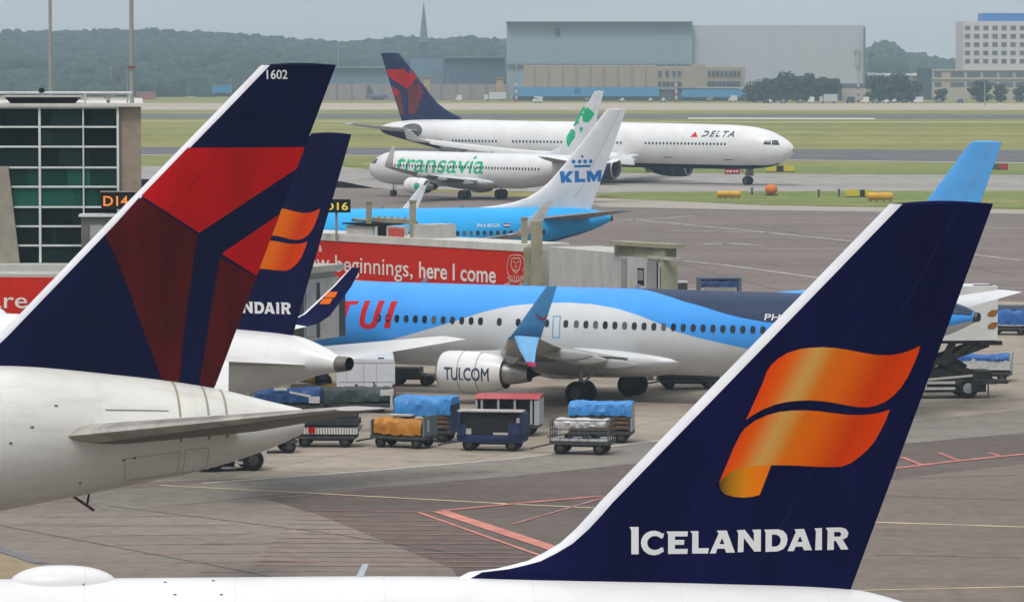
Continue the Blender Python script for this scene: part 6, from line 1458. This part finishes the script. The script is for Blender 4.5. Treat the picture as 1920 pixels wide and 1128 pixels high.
# striped masts and plain lamp posts
STR = M('mast_white', (.5, .5, .5), .6); STRR = M('mast_red', (.42, .08, .06), .6)
def far_mast(label, u, vt, vb, w=.35, striped=False, head=False):
    p = G(u, vb); t = thing('far_mast', label, 'mast', (p.x, p.y, 0), 0, 'masts on the far side of the field'); zt = at(u, vt, p.y).z
    if striped:
        zs = zt * .36
        mb = MB(); mb.tube((0, 0, zs), (0, 0, zt), w * .35); mb.build('pole', polem, t)
        for k in range(6): mb = MB(); mb.tube((0, 0, zs * k / 6), (0, 0, zs * (k + 1) / 6), w * .8); mb.build('band', STRR if k % 2 == 0 else STR, t)
    else:
        mb = MB(); mb.tube((0, 0, 0), (0, 0, zt), w * .5, r2=w * .35); mb.build('pole', polem, t)
    if head: mb = MB(); mb.box((0, 0, zt), (2.2, .5, .3)); mb.build('lamp_head', polem, t)
far_mast('red and white banded mast at the left corner of the huge hangar', 968, 92, 192, .5, True); far_mast('red and white banded mast in front of the dark workshop entrance', 1268, 92, 192, .5, True); far_mast('red and white banded mast at the right end of the hangar', 1609, 95, 192, .5, True)
for u, vt, vb, lb in ((1846, 155, 198, 'thin pale post before the beige office'), (840, 140, 187, 'thin post before the pinkish wall'), (747, 82, 180, 'thin post behind the tip of the far red tail'), (634, 78, 180, 'thin post beside the tip of the nearest navy and red tail'), (208, 126, 178, 'thin post in front of the wood left of the taller mast'), (1418, 150, 192, 'thin post before the dark tree clump'), (410, 150, 178, 'thin post behind the blue container')):
    far_mast(lb, u, vt, vb, .38, head=u in (208, 1418))
for u0, u1, v0, v1, lb in ((930, 944, 146, 184, 'narrow ochre tower at the left corner of the huge hangar'), (794, 806, 144, 168, 'ochre tower showing behind the far red tail')):
    t = far_thing('site_tower', lb, 'tower', (u0 + u1) / 2, 1590, 'ochre towers by the sheds'); mb = MB(); far_box(mb, u0, u1, v0, 1590, 3, vb=187); fin_(mb, 'shaft', M('tower_ochre', (.42, .30, .15), .7, var=.12, scale=.4), t)
    mb = MB(); far_box(mb, u0 - .8, u1 + .8, v0 - 1, 1589.5, 4, vb=v0 + 1); fin_(mb, 'cap', M('tower_cap', (.3, .24, .15), .7), t)
# small grey jet parked far away, only its fin stands clear of the wall
t = far_thing('far_jet', 'tiny dark grey jet parked before the pinkish wall, fin standing up', 'airliner', 700, 1500)
mb = MB(); p0 = at(690, 160, 1500); q = 1500 / FPX
mb.loft([[(p0.x + x * q, 1500 + o, p0.z - (v - 160) * q) for x, v in ((0, 160), (4, 160), (12, 178), (16, 183), (-2, 183))] for o in (-.2, .2)]); fin_(mb, 'tail_fin', M('far_jet_grey', (.06, .06, .085), .6), t)
mb = MB(); mb.loft([[(p0.x + x * q, 1500 + 1.6 * r_ * cos(2 * pi * k / 12), 2.4 + 1.6 * r_ * sin(2 * pi * k / 12)) for k in range(12)] for x, r_ in ((-4, .2), (3, .5), (12, .8), (28, .8), (36, .4), (38, .1))]); fin_(mb, 'fuselage', M('far_jet_dull', (.10, .10, .12), .6), t)

# ------------------------------------------------------------------ trees
def leaf_mat(name, c1, c2):
    m = bpy.data.materials.new(name); m.use_nodes = True; n = m.node_tree; p = n.nodes['Principled BSDF']; p.inputs['Roughness'].default_value = .8; p.inputs['Specular IOR Level'].default_value = .15
    t = n.nodes.new('ShaderNodeTexCoord'); z = n.nodes.new('ShaderNodeTexNoise'); z.inputs['Scale'].default_value = .22; z.inputs['Detail'].default_value = 7; z.inputs['Roughness'].default_value = .75; n.links.new(t.outputs['Object'], z.inputs['Vector'])
    r = n.nodes.new('ShaderNodeValToRGB'); e = r.color_ramp.elements; e[0].position = .35; e[1].position = .65; e[0].color = tuple(c1) + (1,); e[1].color = tuple(c2) + (1,)
    n.links.new(z.outputs['Fac'], r.inputs[0]); n.links.new(r.outputs[0], p.inputs['Base Color']); return m
LEAF = leaf_mat('far_leaves', (.016, .030, .018), (.040, .062, .028)); LEAFW = leaf_mat('wood_leaves', (.010, .024, .022), (.044, .070, .044)); TRUNK = M('bark', (.07, .055, .04), .9)
rt = random.Random(21)
def leaf_cloud(mb, c, rx, rz, n, size, rnd):
    """leaf clumps through the volume of a crown, denser towards its skin"""
    for _ in range(n):
        while True:
            d = Vector((rnd.uniform(-1, 1), rnd.uniform(-1, 1), rnd.uniform(-1, 1)))
            if .05 < d.length < 1: break
        d = d.normalized() * (d.length ** .45)
        p = Vector((c[0] + d.x * rx, c[1] + d.y * rx, c[2] + d.z * rz)); nrm = (d + Vector((rnd.uniform(-.6, .6), rnd.uniform(-.6, .6), rnd.uniform(-.3, .8)))).normalized()
        x = nrm.orthogonal().normalized(); y = nrm.cross(x); a = rnd.uniform(0, 6.28); x, y = x * cos(a) + y * sin(a), y * cos(a) - x * sin(a); s_ = size * rnd.uniform(.6, 1.4)
        mb.add([p - x * s_ - y * s_ * .5, p + x * s_ * .3 - y * s_, p + x * s_ + y * s_ * .3, p - x * s_ * .2 + y * s_], [(0, 1, 2, 3)])
def make_tree(label, seed, h, w, group):
    rnd = random.Random(seed); t = thing('broadleaf_tree', label, 'tree', (0, 0, 0), 0, group)
    mb = MB(); mb.tube((0, 0, 0), (0, 0, h * .45), w * .045, r2=w * .03)
    tips = []
    for k in range(5): a = k * 1.26 + rnd.random(); q = Vector((cos(a) * w * rnd.uniform(.2, .42), sin(a) * w * .3, h * rnd.uniform(.45, .88))); mb.tube((0, 0, h * .38), q, w * .02, r2=w * .008); tips.append(q)
    mb.build('trunk', TRUNK, t); mb = MB()
    leaf_cloud(mb, (0, 0, h * .5), w * .34, h * .40, 220, .45, rnd); leaf_cloud(mb, (w * rnd.uniform(-.2, .2), 0, h * .24), w * .5, h * .2, 160, .5, rnd)
    for q in tips + [Vector((rnd.uniform(-.2, .2) * w, rnd.uniform(-.2, .2) * w, h * .85)) for _ in range(2)]: leaf_cloud(mb, q, w * rnd.uniform(.2, .3), h * rnd.uniform(.14, .22), 110, .42, rnd)
    mb.build('crown', LEAF, t, recalc=False); return t
TG = 'trees before the hangar and offices'
protos = {}
def put_tree(label, u, v, hpx, wpx, k):
    p = G(u, v); s_ = p.y / FPX; h, w = hpx * s_, wpx * s_
    if k not in protos: t = make_tree(label, k, 10, 9, TG); protos[k] = t
    else: t = copy_tree(protos[k], label=label)
    t.location = (p.x, p.y, 0); t.rotation_euler = (0, 0, rt.uniform(0, 6)); t.scale = (w / 9, w / 9, h / 10); return t
for i, (u, h, w, lb) in enumerate(((1412, 38, 34, 'first low tree at the left end of the dark clump'), (1432, 44, 32, 'tree second from the left in the dark clump'), (1452, 46, 36, 'broad tree left of the tallest one in the clump'), (1474, 56, 34, 'tallest tree of the dark clump before the hangar'), (1497, 50, 36, 'tree just right of the tallest in the clump'), (1520, 54, 34, 'pointed tree in the right half of the clump'), (1543, 46, 34, 'rounded tree near the right end of the clump'), (1562, 44, 26, 'last tree at the right end of the clump'),
        (1648, 50, 40, 'round tree just right of the hangar end'), (1682, 56, 40, 'tallest tree between hangar and beige office'), (1710, 40, 34, 'low tree beside the dark end of the beige office'), (1668, 34, 36, 'low tree between the round and the tall one'), (1765, 26, 22, 'small tree before the left half of the beige office'), (1838, 40, 34, 'wide tree before the middle of the beige office'), (1876, 34, 22, 'slim tree before the right half of the beige office'), (1912, 32, 20, 'tree at the right edge before the beige office'))):
    put_tree(lb, u, 192, h, w * 1.25, i % 5)
RIDGE_L = [(-700, 66), (0, 58), (150, 56), (260, 53), (330, 58), (480, 64), (560, 72), (660, 78), (740, 68), (800, 70), (880, 68), (960, 72), (1000, 80)]
RIDGE_R = [(1600, 100), (1622, 94), (1645, 79), (1660, 75), (1680, 86), (1700, 97), (1720, 96), (1745, 107), (1800, 112), (1900, 116), (2600, 112)]
def wood(name, spec, seed, mat):
    rnd = random.Random(seed); mb = MB()
    base = bpy.data.meshes.new('tmp'); b = bmesh.new(); bmesh.ops.create_icosphere(b, subdivisions=2, radius=1); bv = [v.co.copy() for v in b.verts]; bf = [tuple(v.index for v in f.verts) for f in b.faces]; b.free(); bpy.data.meshes.remove(base)
    for (u0, u1, Y, vtop, step, r0) in spec:
        u = u0
        while u < u1:
            vt = vtop(u) + rnd.uniform(-1.5, 4.5); YY = Y + rnd.uniform(-60, 60); p = at(u, vt, YY); r_ = r0 * rnd.uniform(.7, 1.35); hz = r_ * rnd.uniform(.8, 1.35)
            off = Vector((rnd.uniform(0, 50), rnd.uniform(0, 50), rnd.uniform(0, 50))); z = p.z - hz
            vs = []
            for c in bv:
                k = 1 + .34 * noise.noise(c * 1.7 + off) + .22 * noise.noise(c * 4.3 + off) + .12 * noise.noise(c * 9 + off)
                vs.append((p.x + c.x * r_ * k, YY + c.y * r_ * k, z + c.z * hz * k))
            mb.add(vs, bf); u += step * rnd.uniform(.7, 1.3)
    o = mb.build(name, mat, recalc=False, sharp=180); o['kind'] = 'stuff'; return o
def hill(name, ridge, Y, u0, u1, drop):
    """rising ground under the wood"""
    g = []
    for i in range(41):
        u = u0 + (u1 - u0) * i / 40; v = lerp_tab(ridge, u) + drop; p = at(u, v, Y); g.append([(p.x, Y - 420, -1), (p.x, Y - 60, max(0, p.z * .75)), (p.x, Y + 60, p.z), (p.x, Y + 300, p.z)])
    mb = MB(); mb.loft(g, 0, cap=False, closed=False); return structure(name, mb, LEAFW)
hill('hill', RIDGE_L, 2750, -700, 1000, 12); hill('hill', RIDGE_R, 2750, 1600, 2500, 10)
wood('far_wood', [(-650, 980, 2750, lambda u: lerp_tab(RIDGE_L, u), 6, 6), (-650, 980, 2640, lambda u: lerp_tab(RIDGE_L, u) + 9, 7, 6), (-650, 980, 2540, lambda u: lerp_tab(RIDGE_L, u) + 18, 7, 6), (-650, 980, 2440, lambda u: lerp_tab(RIDGE_L, u) + 28, 7, 6), (-650, 980, 2360, lambda u: lerp_tab(RIDGE_L, u) + 38, 8, 6),
                  (1600, 2300, 2750, lambda u: lerp_tab(RIDGE_R, u), 7, 6), (1600, 2300, 2600, lambda u: lerp_tab(RIDGE_R, u) + 10, 8, 6), (1600, 2300, 2480, lambda u: lerp_tab(RIDGE_R, u) + 22, 8, 6)], 5, LEAFW)
wood('wood_edge', [(-500, 650, 2200, lambda u: 98 + 7 * sin(u * .013), 9, 6), (-500, 650, 2080, lambda u: 108 + 7 * sin(u * .017 + 4), 9, 6), (-450, 640, 1980, lambda u: 119 + 8 * sin(u * .021 + 1), 10, 6), (-450, 630, 1900, lambda u: 131 + 6 * sin(u * .017 + 2), 10, 5.5), (-450, 620, 1840, lambda u: 143 + 5 * sin(u * .03), 10, 5), (-450, 610, 1790, lambda u: 155 + 4 * sin(u * .04), 10, 4.2)], 9, LEAFW)

# ------------------------------------------------------------------ the air between
mb = MB(); mb.box((0, 1800, 34), (4600, 3900, 75)); hz = mb.build('haze', M('haze_unused', (1, 1, 1)), recalc=True); hz['kind'] = 'stuff'
hm = bpy.data.materials.new('haze_air'); hm.use_nodes = True; n = hm.node_tree; n.nodes.clear()
pv = n.nodes.new('ShaderNodeVolumePrincipled'); pv.inputs['Color'].default_value = (.60, .81, 1, 1); pv.inputs['Density'].default_value = .00019
o_ = n.nodes.new('ShaderNodeOutputMaterial'); n.links.new(pv.outputs[0], o_.inputs['Volume'])
hz.data.materials.clear(); hz.data.materials.append(hm)
